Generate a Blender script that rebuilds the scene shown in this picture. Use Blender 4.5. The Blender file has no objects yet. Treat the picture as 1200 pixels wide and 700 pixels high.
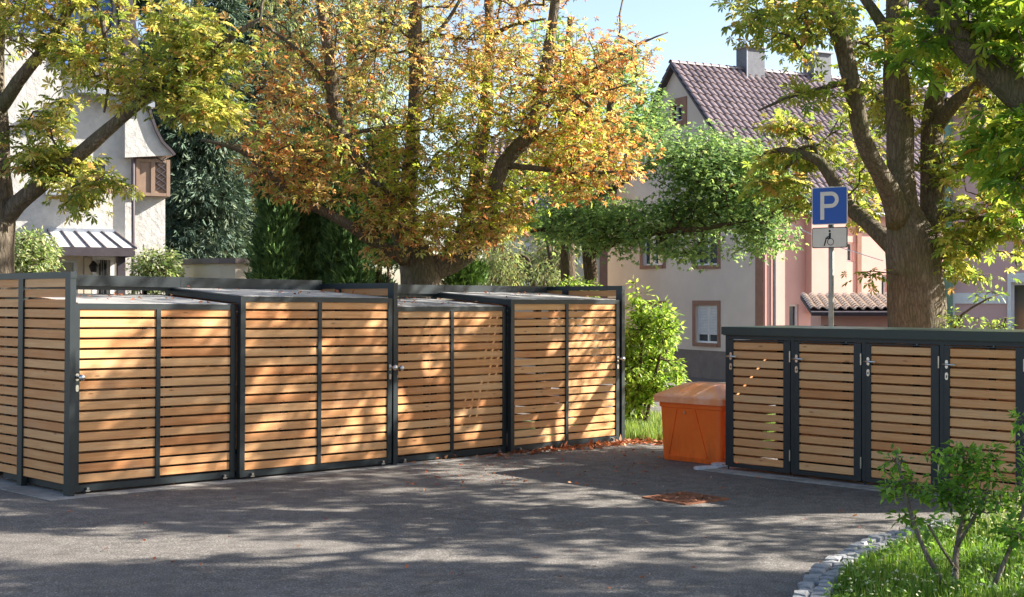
import bpy, math, random
import numpy as np
from mathutils import Vector, noise
R = math.radians
random.seed(7)
rng = np.random.default_rng(7)
S = bpy.context.scene
COL = S.collection

# ---------------------------------------------------------------- camera, world, sun, exposure
F = 1610.0
EYE = 1.6
cam_d = bpy.data.cameras.new('camera')
cam_d.sensor_width = 36.0
cam_d.lens = F / 1200.0 * 36.0
cam_d.clip_start = 0.1
cam_d.clip_end = 3000
cam = bpy.data.objects.new('camera', cam_d)
COL.objects.link(cam)
cam.location = (0, 0, EYE)
cam.rotation_euler = (R(90), 0, 0)
S.camera = cam

SUN_AZ = 8.0      # degrees from +X towards +Y
SUN_EL = 31.0
w = bpy.data.worlds.new('World')
S.world = w
w.use_nodes = True
nt = w.node_tree
nt.nodes.clear()
sky = nt.nodes.new('ShaderNodeTexSky')
sky.sky_type = 'NISHITA'
sky.sun_disc = False
sky.sun_elevation = R(SUN_EL)
sky.sun_rotation = R(90 - SUN_AZ)
sky.air_density = 1.0
sky.dust_density = 1.0
sky.ozone_density = 1.0
bg = nt.nodes.new('ShaderNodeBackground')
bg.inputs[1].default_value = 0.067
wo = nt.nodes.new('ShaderNodeOutputWorld')
hue = nt.nodes.new('ShaderNodeMix'); hue.data_type = 'RGBA'; hue.blend_type = 'MULTIPLY'; hue.inputs[0].default_value = 1.0
hue.inputs[7].default_value = (1.0, .96, .98, 1)
nt.links.new(sky.outputs[0], hue.inputs[6]); nt.links.new(hue.outputs[2], bg.inputs[0])
nt.links.new(bg.outputs[0], wo.inputs[0])
sd = bpy.data.lights.new('sun', 'SUN')
sd.energy = 4.3
sd.angle = R(0.53)
sd.color = (1.0, 0.945, 0.87)
so = bpy.data.objects.new('sun', sd)
COL.objects.link(so)
sdir = Vector((math.cos(R(SUN_AZ)) * math.cos(R(SUN_EL)), math.sin(R(SUN_AZ)) * math.cos(R(SUN_EL)), math.sin(R(SUN_EL))))
so.rotation_euler = (-sdir).to_track_quat('-Z', 'Y').to_euler()
so.location = (20, 10, 20)
S.view_settings.view_transform = 'Standard'
S.view_settings.look = 'None'
S.view_settings.exposure = 2.05
S.view_settings.gamma = 1.0
S.view_settings.use_curve_mapping = False
S.cycles.max_bounces = 8
S.cycles.transparent_max_bounces = 8
S.cycles.transmission_bounces = 4

# ---------------------------------------------------------------- helpers
def W(px, py, Y):
    return Vector(((px - 600) / F * Y, Y, EYE - (py - 350) / F * Y))

def gz(x, y):
    t = (x + 3.57) * .7157 + (y - 11.06) * .6984
    t = max(-12.0, min(9.0, t))
    z = -.0092 * t
    if y > 18:
        f = min(y, 47.0) - 18.0
        z -= .0415 * (f - 1.0 if f > 2 else f * f / 4)
    return z

class MB:
    def __init__(s):
        s.v = []; s.f = []; s.smooth = False
    def box(s, x0, x1, y0, y1, z0, z1):
        n = len(s.v)
        s.v += [(x0,y0,z0),(x1,y0,z0),(x1,y1,z0),(x0,y1,z0),(x0,y0,z1),(x1,y0,z1),(x1,y1,z1),(x0,y1,z1)]
        for q in ((0,3,2,1),(4,5,6,7),(0,1,5,4),(1,2,6,5),(2,3,7,6),(3,0,4,7)):
            s.f.append(tuple(n+i for i in q))
        return s
    def poly(s, pts):
        n = len(s.v); s.v += [tuple(p) for p in pts]; s.f.append(tuple(range(n, n+len(pts)))); return s
    def prism(s, pts, off):
        n = len(s.v); k = len(pts); off = Vector(off)
        s.v += [tuple(p) for p in pts] + [tuple(Vector(p)+off) for p in pts]
        s.f.append(tuple(range(n+k-1, n-1, -1))); s.f.append(tuple(range(n+k, n+2*k)))
        for i in range(k):
            j = (i+1) % k
            s.f.append((n+i, n+j, n+k+j, n+k+i))
        return s
    def beam(s, a, b, w, h, up=(0,0,1)):
        a = Vector(a); b = Vector(b); d = (b-a).normalized(); u = Vector(up)
        r = d.cross(u).normalized(); u = r.cross(d)
        pts = [a + r*w/2*i + u*h/2*j for i, j in ((-1,-1),(1,-1),(1,1),(-1,1))]
        return s.prism(pts, b-a)
    def tube(s, pts, rad, n=8, cap=True):
        pts = [Vector(p) for p in pts]
        if not hasattr(rad, '__len__'): rad = [rad]*len(pts)
        base = len(s.v); up = Vector((0.13,0.21,1)).normalized(); prev = None
        for i, p in enumerate(pts):
            d = (pts[min(i+1,len(pts)-1)] - pts[max(i-1,0)]).normalized()
            if prev is None:
                r = d.cross(up)
                if r.length < .05: r = d.cross(Vector((1,0,0)))
                r.normalize()
            else:
                r = (prev - d*prev.dot(d)).normalized()
            prev = r; q = d.cross(r)
            for k in range(n):
                a = 2*math.pi*k/n
                s.v.append(tuple(p + (r*math.cos(a) + q*math.sin(a))*rad[i]))
        for i in range(len(pts)-1):
            for k in range(n):
                a = base+i*n+k; b = base+i*n+(k+1)%n
                s.f.append((a, b, b+n, a+n))
        if cap:
            s.f.append(tuple(base+k for k in range(n-1,-1,-1)))
            s.f.append(tuple(base+(len(pts)-1)*n+k for k in range(n)))
        return s
    def disc(s, c, r, t, n=16, axis='y'):
        c = Vector(c)
        if axis == 'y': pts = [c + Vector((math.cos(2*math.pi*k/n)*r, 0, math.sin(2*math.pi*k/n)*r)) for k in range(n)]; off = (0,t,0)
        else: pts = [c + Vector((math.cos(2*math.pi*k/n)*r, math.sin(2*math.pi*k/n)*r, 0)) for k in range(n)]; off = (0,0,t)
        return s.prism(pts, off)
    def mesh(s, name):
        me = bpy.data.meshes.new(name)
        me.from_pydata(s.v, [], s.f); me.update()
        if s.smooth:
            me.polygons.foreach_set('use_smooth', [True]*len(me.polygons))
        return me

def link(name, data, mat=None, parent=None, loc=None, rot=None, label=None, cat=None, group=None, kind=None):
    if isinstance(data, MB): data = data.mesh(name)
    o = bpy.data.objects.new(name, data); COL.objects.link(o)
    if data is not None and mat is not None and len(data.materials) == 0: data.materials.append(mat)
    if parent is not None: o.parent = parent
    if loc is not None: o.location = loc
    if rot is not None: o.rotation_euler = rot
    if label: o['label'] = label
    if cat: o['category'] = cat
    if group: o['group'] = group
    if kind: o['kind'] = kind
    return o

# ---------------------------------------------------------------- materials
def mat(name, col=(.5,.5,.5), rough=.7, spec=.3, metal=0.0):
    m = bpy.data.materials.new(name); m.use_nodes = True
    b = m.node_tree.nodes['Principled BSDF']
    b.inputs['Base Color'].default_value = (*col, 1); b.inputs['Roughness'].default_value = rough
    b.inputs['Specular IOR Level'].default_value = spec; b.inputs['Metallic'].default_value = metal
    return m, m.node_tree, b
def ramp(nt, fac, stops):
    r = nt.nodes.new('ShaderNodeValToRGB')
    el = r.color_ramp.elements
    while len(el) < len(stops): el.new(.5)
    for e, (p, c) in zip(el, stops): e.position = p; e.color = (*c, 1)
    nt.links.new(fac, r.inputs[0]); return r.outputs[0]
def tex(nt, kind='object', scale=(1,1,1), rnd=False):
    tc = nt.nodes.new('ShaderNodeTexCoord'); mp = nt.nodes.new('ShaderNodeMapping')
    mp.inputs['Scale'].default_value = scale
    nt.links.new(tc.outputs['Object'] if kind == 'object' else tc.outputs['Generated'], mp.inputs[0])
    if rnd:
        oi = nt.nodes.new('ShaderNodeObjectInfo'); mu = nt.nodes.new('ShaderNodeMath'); mu.operation = 'MULTIPLY'; mu.inputs[1].default_value = 57.3
        nt.links.new(oi.outputs['Random'], mu.inputs[0]); nt.links.new(mu.outputs[0], mp.inputs['Location'])
    return mp.outputs[0]
def nz(nt, vec, scale=5, detail=4, rough=.55, dist=0):
    n = nt.nodes.new('ShaderNodeTexNoise'); n.inputs['Scale'].default_value = scale; n.inputs['Detail'].default_value = detail
    n.inputs['Roughness'].default_value = rough; n.inputs['Distortion'].default_value = dist
    nt.links.new(vec, n.inputs['Vector']); return n.outputs['Fac']
def mixc(nt, fac, a, b, mode='MIX'):
    m = nt.nodes.new('ShaderNodeMix'); m.data_type = 'RGBA'; m.blend_type = mode
    for sck, val in ((m.inputs[0], fac), (m.inputs[6], a), (m.inputs[7], b)):
        if hasattr(val, 'is_linked') or hasattr(val, 'links'): nt.links.new(val, sck)
        elif isinstance(val, tuple): sck.default_value = (*val, 1)
        else: sck.default_value = val
    return m.outputs[2]
def bump(nt, b, h, strength=.3, dist=.01):
    n = nt.nodes.new('ShaderNodeBump'); n.inputs['Strength'].default_value = strength; n.inputs['Distance'].default_value = dist
    nt.links.new(h, n.inputs['Height']); nt.links.new(n.outputs[0], b.inputs['Normal'])

def noisy(name, c0, c1, scale=6, rough=.75, spec=.25, bumps=.15, bd=.004, detail=6, sc=(1,1,1), dirt=None, metal=0):
    m, t, b = mat(name, c0, rough, spec, metal)
    v = tex(t, 'object', sc)
    f = nz(t, v, scale, detail, .65)
    c = ramp(t, f, [(.3, c0), (.7, c1)])
    if dirt:
        f2 = nz(t, v, scale*.18, 5, .7)
        c = mixc(t, ramp(t, f2, [(.45,(0,0,0)),(.75,(1,1,1))]), c, dirt)
    t.links.new(c, b.inputs['Base Color'])
    if bumps: bump(t, b, f, bumps, bd)
    return m

def wood_mat(name, base, dark, light):
    m, t, b = mat(name, base, .62, .25)
    v = tex(t, 'object', (1.6, 26, 26), True)
    g = nz(t, v, 1.6, 6, .6, .6)
    v2 = tex(t, 'object', (.9, 60, 90), True)
    g2 = nz(t, v2, 2.0, 3, .6)
    c = ramp(t, g, [(.28, dark), (.5, base), (.72, light)])
    c = mixc(t, .35, c, ramp(t, g2, [(.35, dark), (.65, light)]), 'MIX')
    oi = t.nodes.new('ShaderNodeObjectInfo')
    tone = ramp(t, oi.outputs['Random'], [(0, (.86,.68,.54)), (.25, (1.0,.90,.78)), (.5, (.96,.84,.70)), (.75,(1.03,1.0,.92)), (1, (1.06,1.10,1.08))])
    c = mixc(t, 1.0, c, tone, 'MULTIPLY')
    # knots
    vk = tex(t, 'object', (3.2, 11, 11), True)
    vo = t.nodes.new('ShaderNodeTexVoronoi'); vo.inputs['Scale'].default_value = 1.0
    t.links.new(vk, vo.inputs['Vector'])
    kf = ramp(t, vo.outputs['Distance'], [(.04, (.8,.8,.8)), (.11, (0,0,0))])
    c = mixc(t, kf, c, (.22, .10, .045))
    # weather patches
    vw = tex(t, 'object', (1.3, 3, 3), True)
    wf = nz(t, vw, 1.5, 4, .6)
    c = mixc(t, ramp(t, wf, [(.5, (0,0,0)), (.8, (.35,.35,.35))]), c, (.45, .34, .22))
    t.links.new(c, b.inputs['Base Color'])
    bump(t, b, g, .25, .002)
    return m
M = {}
M['larch'] = wood_mat('larch_wood', (.63,.335,.15), (.51,.235,.095), (.70,.42,.21))
M['steel'] = noisy('anthracite_coated_steel', (.010,.0165,.019), (.016,.024,.027), 5, .42, .4, .05, .001, dirt=(.025,.03,.028))
M['steel_green'] = noisy('green_grey_coated_steel', (.012,.024,.020), (.018,.032,.027), 3, .4, .45, .05, .001, dirt=(.025,.036,.028))
M['sheet'] = noisy('pale_roof_sheet', (.30,.29,.275), (.44,.42,.39), 3, .55, .4, .1, .002, dirt=(.2,.19,.17))
M['chrome'] = noisy('brushed_stainless', (.55,.54,.51), (.7,.68,.64), 40, .28, .6, .05, .0005, metal=1)
M['dark'] = noisy('dark_interior', (.012,.012,.012), (.02,.02,.02), 5, .9, .1, 0)
M['black'] = mat('black_paint', (.01,.01,.01), .5, .4)[0]
M['concrete'] = noisy('concrete', (.24,.225,.2), (.40,.375,.33), 14, .85, .2, .3, .004, dirt=(.16,.145,.12))
M['granite'] = noisy('granite_sett', (.22,.22,.22), (.38,.375,.365), 30, .8, .3, .6, .01, dirt=(.22,.21,.19))

def asphalt(name, lo, hi, chip):
    m, t, b = mat(name, lo, .85, .25)
    v = tex(t)
    f = nz(t, v, .55, 6, .62); f2 = nz(t, v, 85, 3, .8); f3 = nz(t, v, 7, 5, .6)
    c = ramp(t, f, [(.3, lo), (.7, hi)])
    c = mixc(t, ramp(t, f2, [(.5,(0,0,0)),(.68,(1,1,1))]), c, chip)
    c = mixc(t, ramp(t, f3, [(.35,(.5,.5,.5)),(.6,(0,0,0))]), c, tuple(x*.72 for x in lo))
    # thin hairline cracks / seams
    vo = t.nodes.new('ShaderNodeTexVoronoi'); vo.feature = 'DISTANCE_TO_EDGE'; vo.inputs['Scale'].default_value = .28
    vm = t.nodes.new('ShaderNodeVectorMath'); vm.operation = 'ADD'
    nn = t.nodes.new('ShaderNodeTexNoise'); nn.inputs['Scale'].default_value = 1.8; nn.inputs['Detail'].default_value = 6
    t.links.new(v, nn.inputs['Vector']); t.links.new(v, vm.inputs[0]); t.links.new(nn.outputs['Color'], vm.inputs[1])
    t.links.new(vm.outputs[0], vo.inputs['Vector'])
    c = mixc(t, ramp(t, vo.outputs['Distance'], [(.0,(.6,.6,.6)),(.004,(0,0,0))]), c, tuple(x*.5 for x in lo))
    t.links.new(c, b.inputs['Base Color'])
    bump(t, b, f2, .5, .004)
    return m
M['asphalt'] = asphalt('asphalt_old', (.086,.077,.067), (.138,.124,.108), (.42,.38,.33))
M['asphalt_dark'] = asphalt('asphalt_newer', (.115,.107,.096), (.165,.153,.137), (.30,.28,.25))
M['soil'] = noisy('soil', (.05,.038,.025), (.10,.075,.045), 5, .95, .1, .6, .03)
M['turf'] = noisy('turf_base', (.03,.045,.012), (.07,.09,.025), 12, .95, .1, .5, .02)

def bark_mat(name, c0, c1, moss):
    m, t, b = mat(name, c0, .9, .15)
    v = tex(t, 'object', (9, 9, 2.2)); f = nz(t, v, 2.6, 8, .7, .8)
    v3 = tex(t, 'object', (3,3,3)); f3 = nz(t, v3, .8, 4, .6)
    vo = t.nodes.new('ShaderNodeTexVoronoi'); vo.feature = 'DISTANCE_TO_EDGE'; vo.inputs['Scale'].default_value = 3.2
    vm = t.nodes.new('ShaderNodeVectorMath'); vm.operation = 'ADD'; nn = t.nodes.new('ShaderNodeTexNoise'); nn.inputs['Scale'].default_value = 1.1; nn.inputs['Detail'].default_value = 5
    tv = tex(t, 'object', (9,9,2.0)); t.links.new(tv, nn.inputs['Vector']); t.links.new(tv, vm.inputs[0]); t.links.new(nn.outputs['Color'], vm.inputs[1])
    t.links.new(vm.outputs[0], vo.inputs['Vector'])
    c = ramp(t, f, [(.3, c0), (.7, c1)])
    c = mixc(t, ramp(t, vo.outputs['Distance'], [(.0,(.5,.5,.5)),(.16,(0,0,0))]), c, tuple(x*.45 for x in c0))
    c = mixc(t, ramp(t, f3, [(.5,(0,0,0)),(.7,(.6,.6,.6))]), c, moss)
    t.links.new(c, b.inputs['Base Color'])
    ad = t.nodes.new('ShaderNodeMath'); ad.operation = 'ADD'
    t.links.new(f, ad.inputs[0]); t.links.new(ramp(t, vo.outputs['Distance'], [(0,(0,0,0)),(.25,(.35,.35,.35))]), ad.inputs[1])
    bump(t, b, ad.outputs[0], .9, .03)
    return m
M['bark'] = bark_mat('chestnut_bark', (.10,.08,.058), (.25,.20,.145), (.085,.095,.035))
M['bark_pale'] = bark_mat('pale_bark', (.16,.125,.09), (.30,.25,.18), (.16,.16,.08))
M['bark_brown'] = bark_mat('brown_bark', (.07,.05,.032), (.16,.12,.08), (.07,.085,.025))

def leaf_mat(name, trans=.45, rough=.45, tint=(1.25,1.3,.75)):
    m = bpy.data.materials.new(name); m.use_nodes = True; t = m.node_tree
    b = t.nodes['Principled BSDF']; out = t.nodes['Material Output']
    b.inputs['Roughness'].default_value = rough; b.inputs['Specular IOR Level'].default_value = .35
    at = t.nodes.new('ShaderNodeAttribute'); at.attribute_name = 'col'
    t.links.new(at.outputs['Color'], b.inputs['Base Color'])
    tr = t.nodes.new('ShaderNodeBsdfTranslucent')
    c = mixc(t, 1.0, at.outputs['Color'], tint, 'MULTIPLY')
    t.links.new(c, tr.inputs['Color'])
    mx = t.nodes.new('ShaderNodeMixShader'); mx.inputs[0].default_value = trans
    t.links.new(b.outputs[0], mx.inputs[1]); t.links.new(tr.outputs[0], mx.inputs[2]); t.links.new(mx.outputs[0], out.inputs['Surface'])
    return m
M['leaf'] = leaf_mat('broad_leaf', .55, .42, (1.4,1.35,.95))
M['needle'] = leaf_mat('needle_leaf', .15, .6, (1.1,1.1,.8))
M['dryleaf'] = leaf_mat('dry_leaf', .2, .7, (1.1,.9,.6))

# ---------------------------------------------------------------- foliage machinery
def tri_mesh(name, V, T, C):
    me = bpy.data.meshes.new(name)
    V = np.ascontiguousarray(V, dtype=np.float32); T = np.ascontiguousarray(T, dtype=np.int32)
    me.vertices.add(len(V)); me.vertices.foreach_set('co', V.ravel())
    me.loops.add(T.size); me.loops.foreach_set('vertex_index', T.ravel())
    me.polygons.add(len(T)); me.polygons.foreach_set('loop_start', np.arange(0, T.size, 3, dtype=np.int32))
    me.update(calc_edges=True)
    a = me.color_attributes.new('col', 'FLOAT_COLOR', 'POINT')
    cc = np.ones((len(V), 4), dtype=np.float32); cc[:, :3] = C
    a.data.foreach_set('color', cc.ravel())
    return me

def norm(a): return a / np.maximum(np.linalg.norm(a, axis=-1, keepdims=True), 1e-9)

def make_leaves(P, A, N, L, C, kind):
    """P base points, A main direction, N blade normal, L length, C colour (n,3)"""
    n = len(P)
    A = norm(A); B = norm(np.cross(N, A)); N = norm(np.cross(A, B))
    if kind == 'palmate':
        angs = np.radians([-105, -55, 0, 55, 105]); lens = np.array([.6, .88, 1, .88, .6]); wid = .36; wpos = .64
    elif kind == 'palmate7':
        angs = np.radians([-125, -80, -40, 0, 40, 80, 125]); lens = np.array([.5, .75, .95, 1.05, .95, .75, .5]); wid = .34; wpos = .66
    elif kind == 'maple':
        angs = np.radians([-52, 0, 52]); lens = np.array([.85, 1, .85]); wid = .5; wpos = .45
    elif kind == 'simple':
        angs = np.array([0.]); lens = np.array([1.]); wid = .55; wpos = .42
    elif kind == 'slim':
        angs = np.array([0.]); lens = np.array([1.]); wid = .2; wpos = .5
    elif kind == 'spray':
        angs = np.radians([-28, 0, 28]); lens = np.array([.75, 1, .75]); wid = .16; wpos = .5
    Vs, Cs = [], []
    for a, l in zip(angs, lens):
        aa = a + rng.normal(0, .1, n); ln = L * l * rng.uniform(.82, 1.12, n)
        d = A*np.cos(aa)[:, None] + B*np.sin(aa)[:, None]
        s = norm(np.cross(N, d))
        droop = rng.uniform(.02, .38, n) * ln; curl = rng.uniform(.02, .14, n) * ln
        ww = (ln*wid/2*rng.uniform(.75, 1.1, n))[:, None]
        mid = P + d*(ln*wpos)[:, None] - N*(droop*.25)[:, None]
        V = np.stack([P, mid + s*ww + N*curl[:, None], P + d*ln[:, None] - N*droop[:, None], mid - s*ww + N*curl[:, None]], 1)
        Vs.append(V)
        cj = C * rng.uniform(.85, 1.15, (n, 1))
        Cs.append(np.repeat(cj[:, None, :], 4, 1))
    V = np.concatenate(Vs).reshape(-1, 3); Cc = np.concatenate(Cs).reshape(-1, 3)
    m = len(V)//4; b = (np.arange(m)*4)[:, None]
    T = np.concatenate([b + np.array([[0,1,2]]), b + np.array([[0,2,3]])])
    return V, T, np.clip(Cc, 0, 1)

def catmull(pts, rad, step=.18):
    P = [Vector(p) for p in pts]; out = []; ro = []
    for i in range(len(P)-1):
        p0 = P[max(i-1,0)]; p1 = P[i]; p2 = P[i+1]; p3 = P[min(i+2,len(P)-1)]
        k = max(2, int((p2-p1).length/step))
        for j in range(k):
            t = j/k
            q = .5*((2*p1) + (p2-p0)*t + (2*p0-5*p1+4*p2-p3)*t*t + (3*p1-p0-3*p2+p3)*t**3)
            out.append(q); ro.append(rad[i]*(1-t) + rad[i+1]*t)
    out.append(P[-1]); ro.append(rad[-1])
    return out, ro

def palette_pick(pal, n):
    cols = np.array([c for c, _ in pal]); ws = np.array([x for _, x in pal], float); ws /= ws.sum()
    idx = rng.choice(len(cols), n, p=ws); idx2 = rng.choice(len(cols), n, p=ws); f = rng.uniform(0, .35, (n, 1))
    return cols[idx]*(1-f) + cols[idx2]*f

def tree(name, label, limbs, blobs, kind, pal, leaf_len, per, spread, base, cat='tree', group=None, twig=True,
         barkm='bark', leafm='leaf', palfn=None, drop=.25, clump=.12, nscale=.8, upright=0., outw=.6, twr=.0045, crown_name='crown', avoid=None, dens=.5):
    root = link(name, None, loc=base, label=label, cat=cat, group=group)
    root.empty_display_size = .3
    bv = Vector(base)
    mb = MB(); mb.smooth = True
    nodes = []; nrad = []
    for lb in limbs:
        pts = [W(a, b, c) if len(q4) == 0 else None for (a, b, c, *q4) in [(x[0], x[1], x[2]) for x in lb]]
        rad = [x[3]*x[2]/F for x in lb]
        for p in pts: pass
        sp, sr = catmull(pts, rad, .16)
        if twig != 'straight':
            for i in range(1, len(sp)-1):
                v = noise.noise_vector(sp[i]*1.3)*min(.06, sr[i]*.5); sp[i] = sp[i] + v
                sr[i] *= 1 + .09*noise.noise(sp[i]*3.1)
        n = 14 if max(sr) > .12 else (10 if max(sr) > .06 else 7)
        mb.tube([p - bv for p in sp], sr, n)
        nodes += [tuple(p) for p in sp]; nrad += list(sr)
    NP = np.array(nodes) if nodes else np.array([tuple(bv)]); NR = list(nrad) if nodes else [.05]
    # cluster points
    pts = []
    for (px, py, Y, rx, ry, rd, n) in blobs:
        if kind.startswith('palmate'): n = int(n*(.38 if (py+ry < 0 or px-rx*.5 > 1200 or px+rx*.5 < 0) else dens))
        c = W(px, py, Y); a = rx*Y/F; b_ = ry*Y/F
        got = 0; tries = 0
        while got < n and tries < n*12:
            tries += 1
            v = Vector(rng.normal(0, 1, 3)).normalized() * (rng.uniform(0, 1)**.42)
            p = c + Vector((v.x*a, v.y*rd, v.z*b_))
            if n > 30 and noise.noise(p*nscale + Vector((3.1, 7.7, 1.3))) < clump*2 - .25: continue
            if avoid and avoid(p): continue
            pts.append(p); got += 1
    pts = np.array([tuple(p) for p in pts])
    if twig and len(pts):
        d0 = np.array([np.min(np.sum((NP - p)**2, 1)) for p in pts]) if len(NP) < 4000 else np.zeros(len(pts))
        order = np.argsort(d0); pts = pts[order]
        n0 = len(NP); cap = n0 + len(pts)*14
        A = np.zeros((cap, 3)); A[:n0] = NP; cnt = n0
        par = [-1]*n0; segs = []; use = np.zeros(cap)
        ends = []
        for p in pts:
            d = A[:cnt] - p
            sc = np.sqrt(np.sum(d*d, 1)) + .55*np.maximum(d[:, 2], 0)
            j = int(np.argmin(sc)); q = A[j]; L = np.linalg.norm(p - q)
            k = int(min(12, max(2, L/.22)))
            off = rng.normal(0, .09, 3)*L + np.array([0, 0, rng.uniform(-.06, .14)*L])
            ids = [j]
            for s_ in range(1, k+1):
                t = s_/k
                x = q*(1-t) + p*t + off*math.sin(math.pi*t) + rng.normal(0, .012, 3)
                if s_ == k: x = p
                A[cnt] = x; par.append(ids[-1]); ids.append(cnt); cnt += 1
            segs.append(ids); ends.append(ids[-2])
        use = np.zeros(cnt)
        for ids in segs: use[ids[-1]] += 1
        for i in range(cnt-1, n0-1, -1):
            if par[i] >= 0: use[par[i]] += use[i]
        for ids in segs:
            rr = []
            for t_, i in enumerate(ids):
                r = twr*(max(use[i], 1)**.42) if i >= n0 else min(NR[i]*.6, twr*1.2*(max(use[ids[1]], 1)**.42))
                rr.append(r)
            mb.tube([Vector(A[i]) - bv for i in ids], rr, 4 if max(rr) < .02 else 6, cap=False)
        dirs = np.array([A[s[-1]] - A[s[-2]] for s in segs])
    else:
        cen = pts.mean(0); dirs = pts - cen
    if mb.v: link('trunk', mb, M[barkm], root)
    # leaves
    P = np.repeat(pts, per, 0); D = norm(np.repeat(dirs, per, 0)); n = len(P)
    rnd = rng.normal(0, 1, (n, 3)); rnd[:, 2] *= .55
    P = P + norm(rnd)*rng.uniform(.15, 1, (n, 1))*spread
    Adir = norm(rnd)*1.0 + D*outw; Adir[:, 2] -= drop; Adir[:, 2] += upright*1.6
    Nn = rng.normal(0, .38, (n, 3)); Nn[:, 2] += 1.0
    if upright > 0 or kind in ('spray',): Nn = rng.normal(0, 1, (n, 3))
    L = leaf_len*rng.uniform(.65, 1.2, n)
    C = palette_pick(pal, n)
    if palfn is not None: C = palfn(P, C)
    # colour varies cluster by cluster as well
    C = C * np.repeat(rng.uniform(.8, 1.2, (len(pts), 1)), per, 0)
    V, T, Cc = make_leaves(P, Adir, Nn, L, C, kind)
    V = V - np.array(tuple(bv))
    me = tri_mesh(crown_name, V, T, Cc)
    link(crown_name, me, M[leafm], root, kind='stuff')
    return root

# ---------------------------------------------------------------- GROUND
def sheet(name, xs, ys, m, dz=0.0, kind='structure'):
    mb = MB(); nx, ny = len(xs), len(ys)
    for y in ys:
        for x in xs: mb.v.append((x, y, gz(x, y)+dz))
    for j in range(ny-1):
        for i in range(nx-1):
            a = j*nx+i; mb.f.append((a, a+1, a+nx+1, a+nx))
    return link(name, mb, m, kind=kind)
xs = [-1200,-400,-120,-50] + [x*.8 for x in range(-40, 41)] + [50,120,400,1200]
ys = [-300,-60,-10] + [x*.5 for x in range(-6, 100)] + [60,90,160,400,1500]
sheet('ground', xs, ys, M['asphalt'])

def polysheet(name, outline, m, dz, step=.5):
    """flat region following the ground: fan of a fine grid clipped to a convex-ish outline"""
    from mathutils.geometry import tessellate_polygon
    import bmesh
    bm = bmesh.new()
    vs = [bm.verts.new((x, y, 0)) for x, y in outline]
    bm.faces.new(vs)
    x0 = min(p[0] for p in outline); x1 = max(p[0] for p in outline); y0 = min(p[1] for p in outline); y1 = max(p[1] for p in outline)
    k = x0
    while k < x1:
        bmesh.ops.bisect_plane(bm, geom=bm.verts[:]+bm.edges[:]+bm.faces[:], plane_co=(k,0,0), plane_no=(1,0,0)); k += step
    k = y0
    while k < y1:
        bmesh.ops.bisect_plane(bm, geom=bm.verts[:]+bm.edges[:]+bm.faces[:], plane_co=(0,k,0), plane_no=(0,1,0)); k += step
    for v in bm.verts: v.co.z = gz(v.co.x, v.co.y) + dz
    bmesh.ops.recalc_face_normals(bm, faces=bm.faces)
    if bm.faces and sum(f.normal.z for f in bm.faces) < 0:
        bmesh.ops.reverse_faces(bm, faces=bm.faces)
    me = bpy.data.meshes.new(name); bm.to_mesh(me); bm.free()
    return link(name, me, m, kind='structure')

# newer, darker asphalt field on the right / centre
def G(px, py):          # pixel of the photograph -> point of the ground
    z = 0.0
    for _ in range(6):
        Y = F*(EYE - z)/(py-350); X = (px-600)/F*Y; z = gz(X, Y)
    return (X, Y)
verge = [(1.32,16.0),(1.75,15.75),(2.3,14.9),(3.0,13.95),(5.6,11.2),(12,8),(18,10),(16,18.6),(2,18.9),(-2,18.7),(-5,16),(-3.2,14.6),(-.5,17.2)]
polysheet('planted_verge', verge, M['turf'], .008)
polysheet('garden_ground', [(-30,17),(-6.6,13.6),(-3.4,15.0),(-.6,17.6),(-1,20),(0,26),(-4,44),(-30,44)], M['soil'], .012, 1.0)

# grass island in the foreground, its setts
kpx = [(900,790),(918,740),(935,702),(948,683),(966,667),(988,654),(1010,644),(1036,634),(1070,625),(1115,617),(1170,611),(1240,606),(1340,600)]
kpts = [Vector((*G(a, b), 0)) for a, b in kpx]
ks, _ = catmull(kpts, [0]*len(kpts), .03)
isl = [(p.x, p.y) for p in ks[::4]] + [(9, 9.6), (9, 4), (1.2, 4)]
isl = [(p[0], p[1]) for p in isl]
polysheet('grass_island', isl, M['turf'], .02, .6)
kerb = link('kerb', None, loc=(ks[0].x, ks[0].y, gz(ks[0].x, ks[0].y)), kind='structure')
def sett_mesh(seed):
    r = random.Random(seed); mb = MB()
    lx, ly, h = .088+r.uniform(-.014,.012), .082+r.uniform(-.012,.008), .075
    c = [(-lx/2,-ly/2),(lx/2,-ly/2),(lx/2,ly/2),(-lx/2,ly/2)]
    j = lambda s: r.uniform(-s, s)
    for z, k in ((-.06,1.0),(h*.55,1.0),(h,.82)):
        for x, y in c: mb.v.append((x*k+j(.006), y*k+j(.008), z+j(.006)))
    for l in range(2):
        for i in range(4):
            a = l*4+i; b = l*4+(i+1)%4; mb.f.append((a,b,b+4,a+4))
    n = len(mb.v); mb.v.append((j(.01), j(.01), h+.008))
    for i in range(4): mb.f.append((8+i, 8+(i+1)%4, n))
    me = mb.mesh('granite_sett'); me.materials.append(M['granite']); return me
setts = [sett_mesh(i) for i in range(9)]
acc = 0; last = ks[0]; prev = ks[0]
for i, p in enumerate(ks[1:-1]):
    acc += (p-prev).length; prev = p
    if acc > .098:
        acc = 0
        d = (ks[i+2]-p).normalized(); a = math.atan2(d.y, d.x)
        if p.x > 6.0: break
        for row in (.035, .125):
            q = p + Vector((d.y, -d.x, 0))*(row+random.uniform(-.010,.010)) + d*((.045 if row > .1 else 0)+random.uniform(-.008,.008))
            link('granite_sett', random.choice(setts), None, kerb, loc=Vector((q.x, q.y, gz(q.x, q.y)+random.uniform(-.010,.010)-.014)) - kerb.location,
                 rot=(random.uniform(-.07,.07), random.uniform(-.07,.07), a+random.uniform(-.15,.15)+random.choice((0, math.pi))))

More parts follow.
